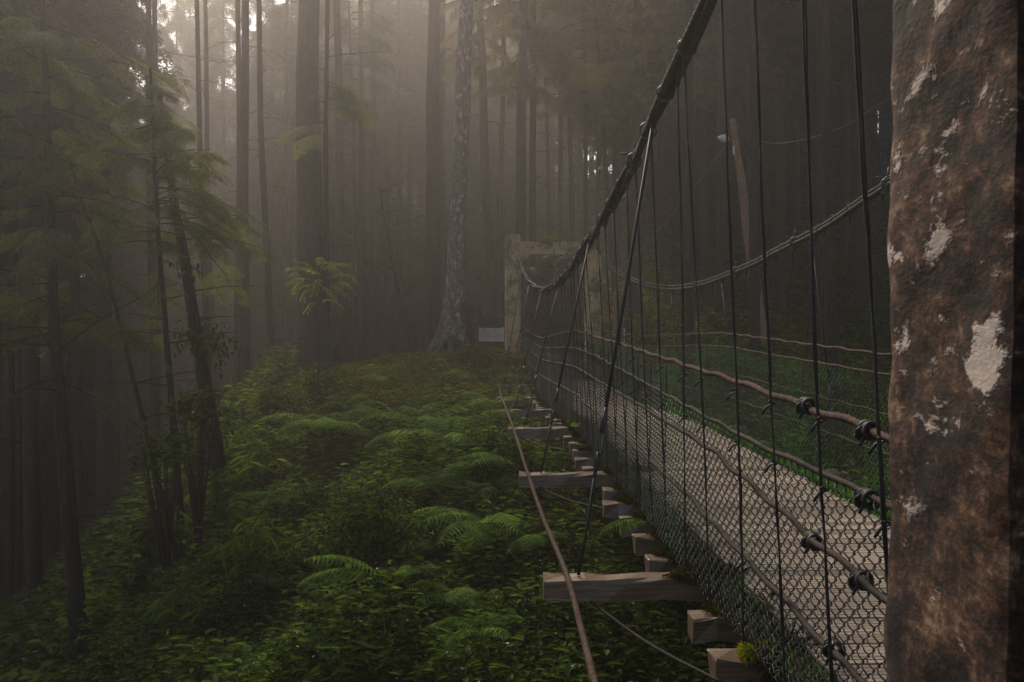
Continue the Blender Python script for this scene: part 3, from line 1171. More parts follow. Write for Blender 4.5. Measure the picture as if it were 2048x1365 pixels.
def portal(y, base, top, label, mat, fine, seed):
    t = thing("concrete_portal", label, "gate", (0, 0, 0))
    for (x0, x1) in ((.72, 1.17), (3.03, 3.47)):
        mb = MB()
        grid_box(mb, (x0, y - .22, base), (x1, y + .23, top), fine, .006 if fine > .1 else .005, seed + int(x0))
        grid_box(mb, (x0 + .03, y - .17, top + .004), (x1 - .03, y + .18, top + .10), fine, .008, seed + 3)
        mb.build("pillar", mat, t)
    # lintel with chamfered haunches
    prof = [(1.172, top - .10), (3.028, top - .10), (3.028, top - .74), (2.76, top - .46), (1.44, top - .46), (1.172, top - .74)]
    mb = MB()
    n = len(prof)
    y0, y1 = y - .17, y + .18
    v = [(x, y0, z) for x, z in prof] + [(x, y1, z) for x, z in prof]
    q = [[i, i + n, (i + 1) % n + n, (i + 1) % n] for i in range(n)]
    q += [[0, 1, 3 + 0, 4]] and [[0, 1, 3, 4], [n + 4, n + 3, n + 1, n]]
    mb.add(v, q, [[1, 2, 3], [0, 4, 5], [n + 3, n + 2, n + 1], [n + 5, n + 4, n]])
    mb.build("lintel", mat, t, flat=True)
    return t


portal(31.1, -.75, 3.48, "mossy speckled concrete gateway standing at the far end of the bridge", M['concrete'], .12, 3)
pn = portal(1.67, -1.6, 3.55, "huge weathered concrete pillar close to the viewer, stained brown with pale bare patches", M['concrete_near'], .03, 8)
for ch in pn.children:
    if ch.name.startswith("lintel"):
        ch.location = (0, .01, 0)

# plants growing on the portal
def tuft(mb, p, n, L, r, mat=0, spread=.8):
    v, q = leaf_shape(1, .16, .1, .45)
    a = r.random(n) * 2 * np.pi
    d = np.stack([np.cos(a) * spread, np.sin(a) * spread, .3 + r.random(n)], -1)
    stamp(mb, v, q, np.array(p) + r.normal(0, .04, (n, 3)), rot_from(d), L * (.6 + .7 * r.random(n)), mat)


mb = MB()
r_ = np.random.default_rng(5)
tuft(mb, (0, 0, 0), 46, .30, r_)
o = mb.build("small_plant", M['fern'], None, loc=(1.78, 31.0, 3.39))
tag(o, "little tufted plant sprouting on top of the far gateway lintel", "plant")
o = link("moss_strip", moss_mesh("moss_strip", 1800, (.95, .15, .05), 9, M['moss'], .6, .07, .006))
o.location = (2.1, 31.05, 3.38)
tag(o, "strip of olive moss along the top of the far gateway lintel", "moss")

# ------------------------------------------------------------------ signs, pole, wires, posts
def sign_at(px, py, y, wpx, hpx, label, mat, cat="sign", posts=True, ink=False, name="notice_board", tilt=0.0):
    c = at(px, py, y)
    wd, ht_ = wpx * y / F, hpx * y / F
    gz = float(G(c[0], y))
    t = thing(name, label, cat, (c[0], y, gz))
    zc = c[2] - gz
    mb = MB()
    mb.box((-wd / 2, -.02, zc - ht_ / 2), (wd / 2, .02, zc + ht_ / 2))
    if ink:
        r = np.random.default_rng(4)
        for row in range(7):   # worn, unreadable lines of writing
            zz = zc + ht_ * (.36 - .105 * row)
            x = -wd * .40
            while x < wd * .36:
                l = .008 + .03 * r.random()
                if r.random() > .34:
                    mb.box((x, -.0225, zz), (x + l, -.0203, zz + .012 + .022 * r.random()), mat=1)
                x += l + .008 + .02 * r.random()
    p = mb.build("panel", [mat, M['sign_ink']], t, flat=True)
    if ink:
        for s in (-1, 1):
            sb = MB()
            sb.box((s * wd * .462 - .028, -.034, zc - ht_ / 2 - .012), (s * wd * .462 + .028, -.0205, zc + ht_ / 2 + .025))
            sb.build("batten", M['sign_pale'], p, flat=True)
    if posts:
        for s in (-1, 1):
            pb = MB()
            pb.box((s * wd * .3 - .03, .022, -.2), (s * wd * .3 + .03, .07, zc + ht_ * .5 - .02))
            pb.build("post", M['wood_dark'], t, flat=True)
    return t


sign_at(983, 670, 32.6, 51, 27, "pale grey rectangular information board with faded writing left of the far gateway", M['sign_pale'], ink=True)

# big dark notice frame behind it
c = at(984, 655, 34.5)
gz = float(G(c[0], 34.5))
t = thing("notice_stand", "tall dark timber notice stand behind the pale information board", "notice stand", (c[0], 34.5, gz))
wd = 62 * 34.5 / F
for x in (-wd * .37, wd * .62):
    mb = MB()
    mb.box((x - .06, -.06, -.2), (x + .06, .06, 1.5 + 10 * 34.5 / F - gz), jit=.006)
    mb.build("post", M['wood_dark'], t, flat=True)
mb = MB()
mb.box((-wd * .37 + .062, -.03, .5), (wd * .62 - .062, .03, 1.5 - 28 * 34.5 / F - gz))
mb.build("panel", M['wood_dark'], t, flat=True)
mb = MB()
mb.box((-wd * .37 + .061, -.05, 1.5 - 27.8 * 34.5 / F - gz), (wd * .62 - .061, .05, 1.5 - 18 * 34.5 / F - gz), jit=.005)
mb.build("rail", M['wood_dark'], t, flat=True)

# leaning brown pole with a lamp
pz = 29.0
a, b = at(1466, 238, pz), at(1528, 705, pz)
d = (b - a) / (a[2] - b[2])
gz = float(G(b[0], pz)) - .2
b = b + d * (b[2] - gz)
t = thing("lamp_pole", "leaning rust-brown pole carrying a small white lamp beyond the bridge", "lamp pole", b)
mb = MB()
n = 24
tt = np.linspace(0, 1, n)
P = (a - b)[None] * tt[:, None]
P[:, 0] += .012 * np.sin(tt * 19)
mb.tube(P, np.interp(tt, [0, .5, .93, 1], [.185, .14, .088, .07]), 12, lobes=2, depth=.05, pitch=3)
mb.build("pole", M['pole'], t)
lp = at(1462, 279, pz) - b
mb = MB()
mb.tube(np.array([lp + [.02, 0, 0], lp + [-.10, -.02, -.005]]), .02, 8)
br = mb.build("bracket", M['metal'], t)
mb = MB()
s0 = lp + [-.08, -.02, 0]
ax = np.array([-.30, -.05, .035])
u = np.linspace(0, 1, 9)
mb.tube(s0 + ax * u[:, None], np.array([.045, .085, .108, .112, .105, .09, .066, .036, .012]), 14, squash=None)
mb.build("lamp_shade", M['white'], t)
mb = MB()
tp = at(1465, 302, pz) - b
mb.box((tp[0] - .028, -.14, tp[2] - .12), (tp[0] + .028, -.125, tp[2] + .12))
mb.build("tag_plate", M['white'], t, flat=True)
mb = MB()
ip = at(1486, 275, pz) - b
mb.tube(np.array([lp + [.12, 0, .03], ip + [0, 0, .0]]), .022, 8)
mb.tube(np.array([ip, ip + [.05, 0, .012], ip + [.09, 0, 0.02]]), [.03, .045, .02], 8)
mb.build("insulator", M['metal'], t)

e0 = at(1487, 275, pz)
e1 = at(1765, 204, 24.0)
mid = at(1585, 284, 27.5)
q1 = at(1680, 257, 25.6)
mb = MB()
far_e = e1 + (e1 - q1) * 1.2
mb.tube(spline(np.array([e0, at(1535, 286, 28.4), mid, q1, e1, far_e]), .25), .011, 5)
tag(mb.build("overhead_wire", M['wire_pale']), "thin sagging wire running right from the lamp on the leaning pole", "wire")
mb = MB()
mb.tube(np.array([at(1455, 288, pz), at(1385, 380, 30.5), at(1285, 500, 32.5), at(1238, 537, 33.5), [at(1222, 556, 34)[0], 34, 1.0]]), .011, 5)
tag(mb.build("overhead_wire", M['wire_pale']), "thin straight wire slanting down left from the leaning lamp pole", "wire")

# small things on the far bank seen past the far side
def post_thing(px, py0, py1, y, wpx, label, mat, name="wooden_post", white=False, cat="post"):
    a = at(px, py0, y)
    gz = float(G(a[0], y)) - .1
    t = thing(name, label, cat, (a[0], y, gz))
    w2 = wpx * y / F / 2
    mb = MB()
    mb.box((-w2, -.06, 0), (w2, .06, a[2] - gz), jit=.004)
    mb.build("shaft", mat, t, flat=True)
    if white:
        mb = MB()
        mb.box((-w2 - .045, -.075, .25), (-w2 - .003, -.02, a[2] - gz - .28))
        mb.build("reflector", M['white'], t, flat=True)
    return t


post_thing(1254, 639, 690, 34.0, 9, "short grey post with a bright white edge strip right of the far gateway", M['wood_dark'], white=True)
t = post_thing(1230, 584, 690, 35.0, 5, "thin brown signpost with small side arms right of the far gateway", M['pole'], "signpost", cat="signpost")
for h in (.2, .55, 1.3):
    mb = MB()
    zt = at(1230, 584, 35)[2] - t.location[2]
    mb.box((-.26, -.085, zt - h - .05), (-.045, -.06, zt - h + .05))
    mb.build("arm", M['pole'], t, flat=True)
sign_at(1611, 657, 33.0, 21, 12, "small pale tilted sign board on the dark bank beyond the bridge", M['sign_pale'], name="information_sign")
# low wire fence on the far bank
fy = 34.0
t = thing("wire_fence", "low post and wire fence along the dark bank behind the bridge", "fence", (3.8, fy, float(G(3.8, fy))))
for k in range(9):
    x = k * 1.35
    gz = float(G(3.8 + x, fy + .1 * k)) - t.location[2]
    mb = MB()
    mb.box((x - .035, .1 * k - .035, gz - .15), (x + .035, .1 * k + .035, gz + .78), jit=.006)
    mb.build("post", M['wood_dark'], t, flat=True)
mb = MB()
for h in (.72, .42):
    mb.tube(np.array([[k * 1.35, .1 * k - .045, float(G(3.8 + k * 1.35, fy + .1 * k)) - t.location[2] + h] for k in range(9)]), .008, 5)
mb.build("wire", M['metal'], t)

# mossy stump beside the pale tree
c = at(931, 690, 32.0)
r = np.random.default_rng(3)
mb = MB()
gz = float(G(c[0], 32)) - .2
h1 = at(931, 612, 32.0)[2] - gz
trunk_mesh(mb, (0, 0, 0), (.03, 0, h1), .22, .19, 14, .5, 0, 0, 5, rings=14)
mb.tube(np.array([[.03, 0, h1 - .03], [.05, 0, h1 + .03], [.08, 0, h1 + .02]]), [.19, .16, .02], 14)
t = thing("mossy_stump", "yellow-green mossy stump right beside the pale flaking trunk", "stump", (c[0], 32, gz))
mb.build("stump_wood", M['bark_moss'], t)
o = link("moss", moss_mesh("moss", 2600, (.23, .23, .42), 17, M['moss'], .5, .06, .008), t, (.03, 0, h1 - .40))

# ------------------------------------------------------------------ trees
hero_label = "pale flaking-barked tree with mossy flared roots on the mound left of the gateway"
z = 30.0
a, b = at(935, 0, z), at(903, 660, z)
s = (a[0] - b[0]) / (a[2] - b[2])
bx, gz = at(903, 700, z)[0], float(G(at(903, 700, z)[0], z)) - .15
t = thing("pale_barked_tree", hero_label, "tree", (bx, z, gz), "tall trees in the misty forest")
mb = MB()
path = trunk_mesh(mb, (0, 0, 0), (s * 24, .2, 24), .25, .11, 28, 1.5, .05, 4, 5, 60, 5)
mb.build("trunk", M['hero'], t)
r = np.random.default_rng(8)
for (px, py, rad) in ((800, 728, .07), (845, 735, .08), (945, 728, .10), (955, 712, .08), (900, 742, .08)):
    e = at(px, py, 30 - (py - 700) * .055)
    e[2] = float(G(e[0], e[1])) - .02
    d = e - np.array([bx, z, gz])
    pts = []
    for u in np.linspace(0, 1, 7):
        p = d * u
        p[2] = float(G(bx + p[0], z + p[1])) - gz + .5 * math.exp(-u * 5) * 1.1 - .04 * u
        pts.append(p + r.normal(0, .03, 3) * u)
    rb = MB()
    rb.tube(spline(np.array(pts), .08), rad * np.linspace(1.6, .35, len(spline(np.array(pts), .08))), 9)
    rb.build("root", M['bark_moss'], t)
o = link("crown", CEDARS[0], t, tuple(path[np.argmin(abs(path[:, 2] - 12.5))]))
o.scale = (.45, .45, .9)

NEAR = "tall trees in the misty forest"
# xt, yt, xb, yb, width, depth, crown base, seed, kind, label
TT = [
    (196, 0, 205, 700, 32, 34, 9.5, 1, 0, "broad hazy trunk at far left behind the drooping hemlock sprays"),
    (150, 300, 155, 800, 17, 40, 10, 2, 0, "dim straight trunk between the two far-left leaning trees"),
    (306, 430, 308, 760, 15, 34, 12, 3, 0, "straight grey trunk just left of the dark slim leaning tree"),
    (297, 0, 306, 700, 15, 30, 12, 34, 0, "faint upright trunk rising above the slim leaning hemlock"),
    (403, 200, 417, 720, 12, 32, 9, 4, 0, "thin dark trunk right behind the thick leaning ivy-clad tree"),
    (419, 150, 429, 750, 12, 37, 10, 5, 0, "thin pale-edged trunk close to the right of the thick leaning tree"),
    (470, 80, 472, 820, 13, 33, 10.5, 6, 0, "thin straight trunk, narrower one of the close pair against the bright gap"),
    (488, 60, 489, 830, 19, 31, 11, 7, 0, "sturdy straight trunk, thicker one of the close pair against the bright gap"),
    (529, 130, 548, 790, 14, 32, 9, 8, 0, "slim trunk bowing right at its foot, standing alone right of the bright gap"),
    (575, 150, 572, 750, 10, 42, 11, 9, 0, "very thin trunk just left of the massive dark trunk"),
    (624, -50, 626, 760, 54, 30, 9.0, 10, 0, "massive dark trunk behind the bright young sapling"),
    (677, 200, 687, 740, 18, 35, 9.5, 11, 0, "medium trunk immediately right of the massive dark trunk"),
    (722, 250, 722, 720, 13, 46, 11, 12, 0, "faint narrow trunk left of the thin crooked dead tree"),
    (742, 200, 740, 720, 15, 50, 12, 13, 0, "faintest narrow trunk behind the thin crooked dead tree"),
    (864, -50, 862, 720, 30, 36, 12, 14, 0, "broad dark trunk left of the pale flaking tree"),
    (889, -50, 888, 700, 17, 41, 12, 15, 0, "hazy trunk squeezed between the broad dark trunk and the pale flaking tree"),
    (963, 30, 982, 620, 20, 38, 9.5, 16, 1, "dark trunk leaning slightly left behind the notice boards"),
    (1003, 30, 994, 620, 12, 42, 10, 17, 1, "slim upright trunk rising behind the gateway's left pillar"),
    (1047, 100, 1041, 490, 23, 36, 8.5, 18, 1, "thickest trunk directly behind the far gateway lintel"),
    (1068, 130, 1067, 490, 15, 38, 9, 19, 1, "second trunk directly behind the gateway, touching the thickest one"),
    (1094, 200, 1101, 490, 9, 46, 9.5, 20, 1, "skinny trunk over the lintel, just right of the two thick trunks"),
    (1120, 100, 1119, 490, 11, 47, 10, 21, 1, "straight slim trunk over the middle of the gateway lintel"),
    (1145, 130, 1147, 490, 11, 47, 10, 22, 1, "straight slim trunk over the right half of the gateway lintel"),
    (1167, 120, 1171, 480, 10, 45, 9, 23, 1, "slim trunk rising behind the gateway's right pillar"),
    (1196, 180, 1190, 480, 9, 50, 10, 24, 1, "faint slim trunk right of the gateway, leaning slightly right"),
    (1198, 150, 1216, 420, 10, 44, 9, 25, 1, "slim trunk leaning left behind the near cable above the gateway"),
    (1232, 100, 1237, 430, 14, 47, 9, 26, 1, "dim trunk just left of the steep near cable"),
    (1262, 100, 1266, 430, 13, 49, 9.5, 27, 1, "dark trunk crossed by the steep near cable"),
    (1722, 0, 1729, 705, 31, 33, 10, 28, 1, "big dark trunk with pale streaks just left of the close concrete pillar"),
    (1352, 0, 1356, 500, 20, 50, 7.5, 29, 1, "dark hillside trunk between the slanting stay and the lamp pole"),
    (1415, 0, 1418, 480, 22, 54, 8, 30, 1, "dark hillside trunk just left of the leaning lamp pole"),
    (1500, 0, 1506, 470, 22, 52, 8, 31, 1, "dark hillside trunk just right of the lamp pole top"),
    (1585, 0, 1588, 470, 24, 50, 8, 32, 1, "dark hillside trunk behind the pair of long hangers"),
    (1655, 0, 1660, 480, 20, 56, 9, 33, 1, "dim hillside trunk left of the big pale-streaked trunk"),
]
for (xt, yt, xb, yb, w_, z, cb, sd_, kind, lab) in TT:
    right = xt > 1000
    tree(lab, xt, yt, xb, yb, w_, z, H=22 + (sd_ * 7 % 5), crown=(18.0 if xt > 590 else 17.0) if 290 < xt < 800 else cb + (5.5 if 800 < xt < 950 else 0), seed=sd_, protos=CEDARS if kind and 955 < xt < 1300 else (DENSE if kind else CROWNS), cscale=1.0 if right and xt < 1300 else 1.25 if right else (.2 if 290 < xt < 800 else .42 if 800 < xt < 950 else .8),
         twigs=10 if z < 45 else 5)
# trunks dissolving in the mist farther back
r = np.random.default_rng(31)
for k, px in enumerate((20, 250, 352, 445, 512, 602, 650, 706, 768, 800, 822, 842, 925, 945, 1020, 1082, 1132, 1158, 1205, 1248, 1300, 1320, 1385, 1450, 1540, 1620, 1690)):
    z = 58 + 22 * r.random() + (10 if px > 1000 else 0)
    tree("hazy distant trunk fading into the mist behind the nearer trees", px + r.normal(0, 2), 0, px + r.normal(0, 3), 600, 10 + 6 * r.random(), z, H=23, crown=9 + 3 * r.random(), seed=60 + k,
         protos=CEDARS if px > 1000 else CROWNS, twigs=3, group="distant trunks in the mist", cscale=1.3 if px > 1000 else (.7 if px < 640 else 1.0))

# the wood on the slope across the ravine
for k in range(64):
    px = -80 + 1180 * ((k * .618) % 1)
    z = 62 + 46 * r.random()
    tree("hazy distant trunk fading into the mist behind the nearer trees", px, 0, px + r.normal(0, 4), 600, 8 + 5 * r.random(), z, H=float(G((px - 960) * z / F, z)) + 17 + 5 * r.random(), crown=float(G((px - 960) * z / F, z)) + 1 + 3 * r.random(), seed=160 + k,
         twigs=0, group="distant trunks in the mist", cscale=1.25)

for k, (px, z) in enumerate(((1500, 26), (1660, 22), (1900, 20), (2100, 17), (1390, 25), (1400, 40), (1440, 31), (1560, 36), (1640, 30), (1690, 42), (1800, 27), (1960, 33), (1500, 44), (2050, 24))):  # nearer dense crowns added to shade the mist right of the bridge
    tree("dark trunk of a dense-crowned tree added to shade the mist right of the bridge", px, 0, px + r.normal(0, 5), 600, 15 + 6 * r.random(), z, H=24 + 3 * r.random(), crown=11.5 + r.random(), seed=320 + k,
         protos=DENSE, twigs=3, group="shaded hillside trunks", cscale=1.35)
# dark wood climbing the hillside behind the bridge
for k in range(46):
    px = 1330 + 560 * ((k * .618) % 1)
    z = 46 + 44 * ((k * .7548) % 1)
    g0 = float(G((px - 960) * z / F, z))
    tree("dark trunk of a dense-crowned tree added to shade the mist right of the bridge", px, 0, px + r.normal(0, 5), 600, 11 + 6 * r.random(), z, H=g0 + 21 + 4 * r.random(), crown=g0 + 5 + 5 * r.random(), seed=260 + k,
         protos=DENSE, twigs=3, group="shaded hillside trunks", cscale=1.5)

for k in range(30):
    px = 285 + 420 * ((k * .618) % 1)
    z = 46 + 50 * r.random()
    g0 = float(G((px - 960) * z / F, z))
    tree("hazy distant trunk fading into the mist behind the nearer trees", px, 0, px + r.normal(0, 4), 600, 7 + 4 * r.random(), z, H=g0 + 21 + 6 * r.random(), crown=g0 + 7 + 6 * r.random(), seed=460 + k,
         twigs=0, group="distant trunks in the mist", cscale=.7)
for k, (px, z) in enumerate(((-150, 30), (-60, 36))):  # off-frame trees added to shade the mist at far left
    tree("shadowy trunk of the dense stand added to shade the far left edge", px, 0, px + 6, 600, 26, z, H=22 + 2 * k, crown=8.5 + .5 * k, seed=520 + k, protos=DENSE, twigs=4, group="dense stand at the far left", cscale=1.05)
for k, (x, y) in enumerate(((-12, -9), (11, -12), (10, -4), (13, 1), (12, 9), (-14, -2))):  # unseen trees added round the viewpoint to keep sky light off front faces
    t = thing("conifer_tree", "unseen tall conifer added behind the near end of the bridge to block sky light", "tree", (x, y, float(G(x, y)) - .2), "shade trees added behind the near end of the bridge")
    mb = MB()
    trunk_mesh(mb, (0, 0, 0), (.2, 0, 22), .3, .1, seed=600 + k, twigs=6)
    mb.build("trunk", M['bark'], t)
    o = link("crown", DENSE[k % 2], t, (.03, 0, 2.5 if y < 0 else 7.0))
    o.scale = (1.35, 1.35, 1.5 if y < 0 else 1.15)
    o.rotation_euler = (0, 0, k)
for k, (px, z) in enumerate(((378, 70), (408, 78), (447, 74), (1105, 66), (1132, 74), (1160, 62), (1182, 80), (1208, 70), (1236, 64), (1150, 88), (1275, 60))):
    g0 = float(G((px - 960) * z / F, z))
    tree("hazy distant trunk fading into the mist behind the nearer trees", px, 0, px + r.normal(0, 4), 600, 7 + 4 * r.random(), z, H=max(g0, 0) + 25 + 3 * r.random(), crown=max(g0, 0) + 7.5 + 4 * r.random(), seed=700 + k,
         twigs=0, group="distant trunks in the mist", cscale=.9)
for k, (x, y, h) in enumerate(((1.95, 37.5, 3.2), (3.1, 38.4, 3.6), (2.5, 40.0, 3.8))):  # dense shrubs added to darken the gateway opening
    g0 = float(G(x, y))
    t = thing("added_shrub", "dark evergreen thicket added to darken the opening of the far gateway", "shrub", (x, y, g0 - .1), "added thicket behind the far gateway")
    mb = MB()
    mb.tube(np.array([[0, 0, 0], [.05, 0, h * .5], [0, 0, h]]), [.06, .04, .01], 6)
    mb.build("stem", M['bark'], t)
    o = link("foliage", DENSE[k % 2], t, (0, 0, .1))
    o.scale = (.27, .27, h / 13)
    o.rotation_euler = (0, 0, k * 1.3)
# dense stand at far left, added to shade the mist there
for k in range(34):
    px = -420 + 580 * ((k * .618) % 1)
    z = 29 + 38 * ((k * .7548) % 1)
    if px > 90 and z < 42:
        continue
    g0 = float(G((px - 960) * z / F, z))
    tree("shadowy trunk of the dense stand added to shade the far left edge", px, 0, px + r.normal(0, 5), 600, 14 + 8 * r.random(), z, H=max(g0, -3) + 22 + 4 * r.random(), crown=max(g0, -3) + 7 + 4 * r.random(), seed=360 + k,
         protos=DENSE, twigs=4, group="dense stand at the far left", cscale=1.3)

# thin crooked dead tree
a, b = at(757, 362, 30.5), at(832, 712, 29.5)
gz = float(G(b[0], b[1])) - .1
t = thing("dead_tree", "thin crooked dead tree leaning left in front of the broad trunks", "tree", (b[0], b[1], gz))
mb = MB()
k = [np.array([0, 0, 0]), np.array(at(800, 600, 30)) - [b[0], b[1], gz], np.array(at(785, 520, 30.2)) - [b[0], b[1], gz], np.array(at(770, 440, 30.4)) - [b[0], b[1], gz], a - [b[0], b[1], gz]]
P = spline(np.array(k), .15)
mb.tube(P, np.linspace(.07, .012, len(P)), 8)
r = np.random.default_rng(77)
for q in range(14):
    o = P[int(len(P) * (.35 + .6 * r.random()))]
    d = r.normal(0, 1, 3) * [1, .6, .4]
    d /= np.linalg.norm(d)
    l = .3 + .5 * r.random()
    mb.tube(np.array([o, o + d * l * .5 + [0, 0, .04], o + d * l]), [.014, .009, .003], 5)
mb.build("trunk", M['bark'], t)


# near leaning trees on the left with drooping hemlock sprays
def hemlock(label, pts, z, r0, H, c0, c1, rad, n, seed, name="hemlock_tree", per=9, size=(.30, .62)):
    P = [at(px, py, z) for px, py in pts]
    a, b = P[0], P[-1]
    s = (P[-2] - P[-1]) / (P[-2][2] - P[-1][2])
    gz = float(G(b[0], z)) - .2
    foot = b + s * (gz - b[2])
    up = (P[0] - P[1]) / (P[0][2] - P[1][2])
    top = P[0] + up * (H - P[0][2])
    path = spline(np.array([foot] + P[::-1] + [top]), .3)
    t = thing(name, label, "tree", foot, "leaning trees hung with pale sprays")
    mb = MB()
    rel = path - foot
    mb.tube(rel, r0 * np.interp(np.linspace(0, 1, len(rel)), [0, .06, 1], [1.35, 1.05, .25]), 10, lobes=3, depth=.06, pitch=4)
    r = np.random.default_rng(seed + 50)
    for q in range(10):
        o = rel[int(len(rel) * (.08 + .5 * r.random()))]
        an = r.random() * 6.28
        d = np.array([math.cos(an), math.sin(an), .2])
        l = .5 + r.random()
        mb.tube(np.array([o, o + d * l * .5 + [0, 0, -.03], o + d * l + [0, 0, -.12]]), [.014, .009, .003], 5)
    mb.build("trunk", M['bark'], t)
    if n:
        fb, fw = MB(), MB()
        i0 = np.interp([c0, c1], path[:, 2], np.arange(len(path)))
        A = np.array([np.interp(i0[0], np.arange(len(path)), rel[:, q]) for q in range(3)])
        B = np.array([np.interp(i0[1], np.arange(len(path)), rel[:, q]) for q in range(3)])
        fn = lambda u: rad * (1.0 - .8 * u)
        crown_branches(fb, fw, A, B, fn, n, SPRAY_F, seed, per=per, size=size, droop=.26, up=.10, limb=.42, wild=.26)
        o = fb.build("crown", M['hemlock'], t, flat=True)
        fw.build("limb", M['bark'], o)
    return t


hemlock("dark hemlock at the left edge, its pale green sprays hanging lowest of the three", [(100, 420), (108, 650), (132, 950)], 14.0, .12, 5.4, .5, 5.2, 2.1, 42, 1)
hemlock("slim dark leaning hemlock with a fan of pale sprays over its middle", [(308, 310), (311, 380), (319, 500), (338, 740)], 17.0, .065, 5.2, 2.4, 5.0, 1.9, 25, 2)
tc = hemlock("thick leaning hemlock with an ivy-clad foot, right of the slim one", [(336, 318), (347, 400), (366, 500), (388, 640), (430, 890)], 18.0, .15, 5.0, 2.2, 4.9, 1.9, 26, 3)
hemlock("bare bending sapling curving between the two left hemlocks", [(178, 440), (215, 550), (240, 650), (262, 740)], 16.0, .045, 5.6, 0, 0, 0, 0, 4, name="bare_sapling")
hemlock("hazy hemlock high at upper left whose sprays veil the glow", [(40, 0), (48, 300), (60, 800)], 22.0, .16, 18, 6.0, 15, 3.0, 50, 5, per=6, size=(.6, 1.0))
hemlock("hazy hemlock with a wide layered spray reaching across the massive trunk", [(655, 0), (652, 300), (655, 700)], 26.0, .07, 18, 5.6, 7.0, 1.8, 7, 6, per=9, size=(.4, .7))

# ivy leaves on the foot of the thick leaning tree
mb = MB()
r = np.random.default_rng(12)
base = np.array(tc.location)
v, q = leaf_shape(1, .5, .15, .3)
pp, dd = [], []
for (px, py, sp, n) in ((372, 530, 22, 60), (410, 680, 26, 110), (435, 700, 22, 60), (370, 670, 20, 50), (418, 860, 22, 90), (400, 800, 18, 50)):
    for k in range(n):
        y = 18 + r.normal(0, .25) - .15
        pp.append(at(px + r.normal(0, sp), py + r.normal(0, sp * .8), y) - base)
        dd.append([r.normal(0, 1), -.6 + r.normal(0, .5), -.9 + r.normal(0, .4)])
stamp(mb, v, q, np.array(pp), rot_from(np.array(dd)), .11 * (.6 + .8 * r.random(len(pp))))
mb.build("ivy", M['leaf'], tc, flat=True)

# russet cedar boughs that hang in from above, right of centre
t = thing("cedar_tree", "cedar with russet drooping boughs hanging over the gateway and the cable", "tree", (5.4, 39, float(G(5.4, 39)) - .2), NEAR)
mb = MB()
trunk_mesh(mb, (0, 0, 0), (.2, 0, 24), .34, .1, 14, .4, .1, 6, 3)
mb.build("trunk", M['bark'], t)
fb, fw = MB(), MB()
r = np.random.default_rng(40)
pos, sz = [], []
z0 = t.location
for (px, py, n, sx, sy) in ((1085, 85, 26, 50, 16), (1150, 130, 30, 42, 14), (1130, 100, 30, 60, 20), (1225, 60, 34, 50, 22), (1215, 140, 28, 40, 14), (1260, 40, 24, 45, 25), (1330, 80, 36, 60, 30), (1345, 200, 34, 45, 16), (1400, 170, 34, 50, 20), (1460, 150, 26, 50, 24), (1500, 90, 26, 60, 26), (1560, 140, 20, 50, 24), (1180, 20, 30, 70, 18)):
    c = at(px, py, 36 + r.normal(0, 1.2)) - np.array(z0)
    st_ = np.array([.15, 0, c[2] + .9 + r.random()])
    pth = spline(np.array([st_, (st_ + c) / 2 + [0, 0, .5], c + [0, 0, .15]]), .3)
    fw.tube(pth, np.linspace(.05, .012, len(pth)), 5)
    for k in range(n):
        pos.append(c + np.array([r.normal(0, sx), 0, r.normal(0, sy)]) * 36 / F + [0, r.normal(0, .5), 0])
        sz.append(.35 + .5 * r.random())
pos, sz = np.array(pos), np.array(sz)
for i, (v, q) in enumerate(TASSEL):
    k = np.arange(len(pos)) % 2 == i
    an = r.random(k.sum()) * 6.28
    I = np.zeros((k.sum(), 3, 3))
    I[:, 0, 0], I[:, 0, 1], I[:, 1, 0], I[:, 1, 1], I[:, 2, 2] = np.cos(an), -np.sin(an), np.sin(an), np.cos(an), 1
    stamp(fb, v, q, pos[k], I, sz[k])
o = fb.build("crown", M['cedar'], t, flat=True)
fw.build("limb", M['bark'], o)

# ------------------------------------------------------------------ undergrowth
def sprig(nl, L, W, H, seed, lean=.25):
    """upright leafy sprig"""
    r = np.random.default_rng(seed)
    v, q = leaf_shape(1.0, W / L, .2, .35)
    pos, fw, sz = [], [], []
    for k in range(nl):
        u = (k + .5) / nl
        a = k * 2.4 + r.normal(0, .3)
        pos.append([lean * H * u * u, 0, H * (.15 + .85 * u)])
        fw.append([math.cos(a), math.sin(a), .35 - .5 * r.random() + .3 * u])
        sz.append(L * (.65 + .5 * r.random()) * (1.1 - .35 * u))
    m = rot_from(np.array(fw))
    P = np.einsum('nij,vj->nvi', m, v) * np.array(sz)[:, None, None] + np.array(pos)[:, None]
    Q = q[None] + (np.arange(nl) * len(v))[:, None, None]
    return P.reshape(-1, 3), Q.reshape(-1, 4)


def scatter(n, xr, yr, seed, dens=None):
    r = np.random.default_rng(seed)
    x = xr[0] + (xr[1] - xr[0]) * r.random(n)
    y = yr[0] + (yr[1] - yr[0]) * r.random(n)
    if dens is not None:
        k = r.random(n) < dens(x, y)
        x, y = x[k], y[k]
    return x, y, r


def zrot(a, tilt=None):
    m = np.zeros((len(a), 3, 3))
    m[:, 0, 0], m[:, 0, 1], m[:, 1, 0], m[:, 1, 1], m[:, 2, 2] = np.cos(a), -np.sin(a), np.sin(a), np.cos(a), 1
    return m


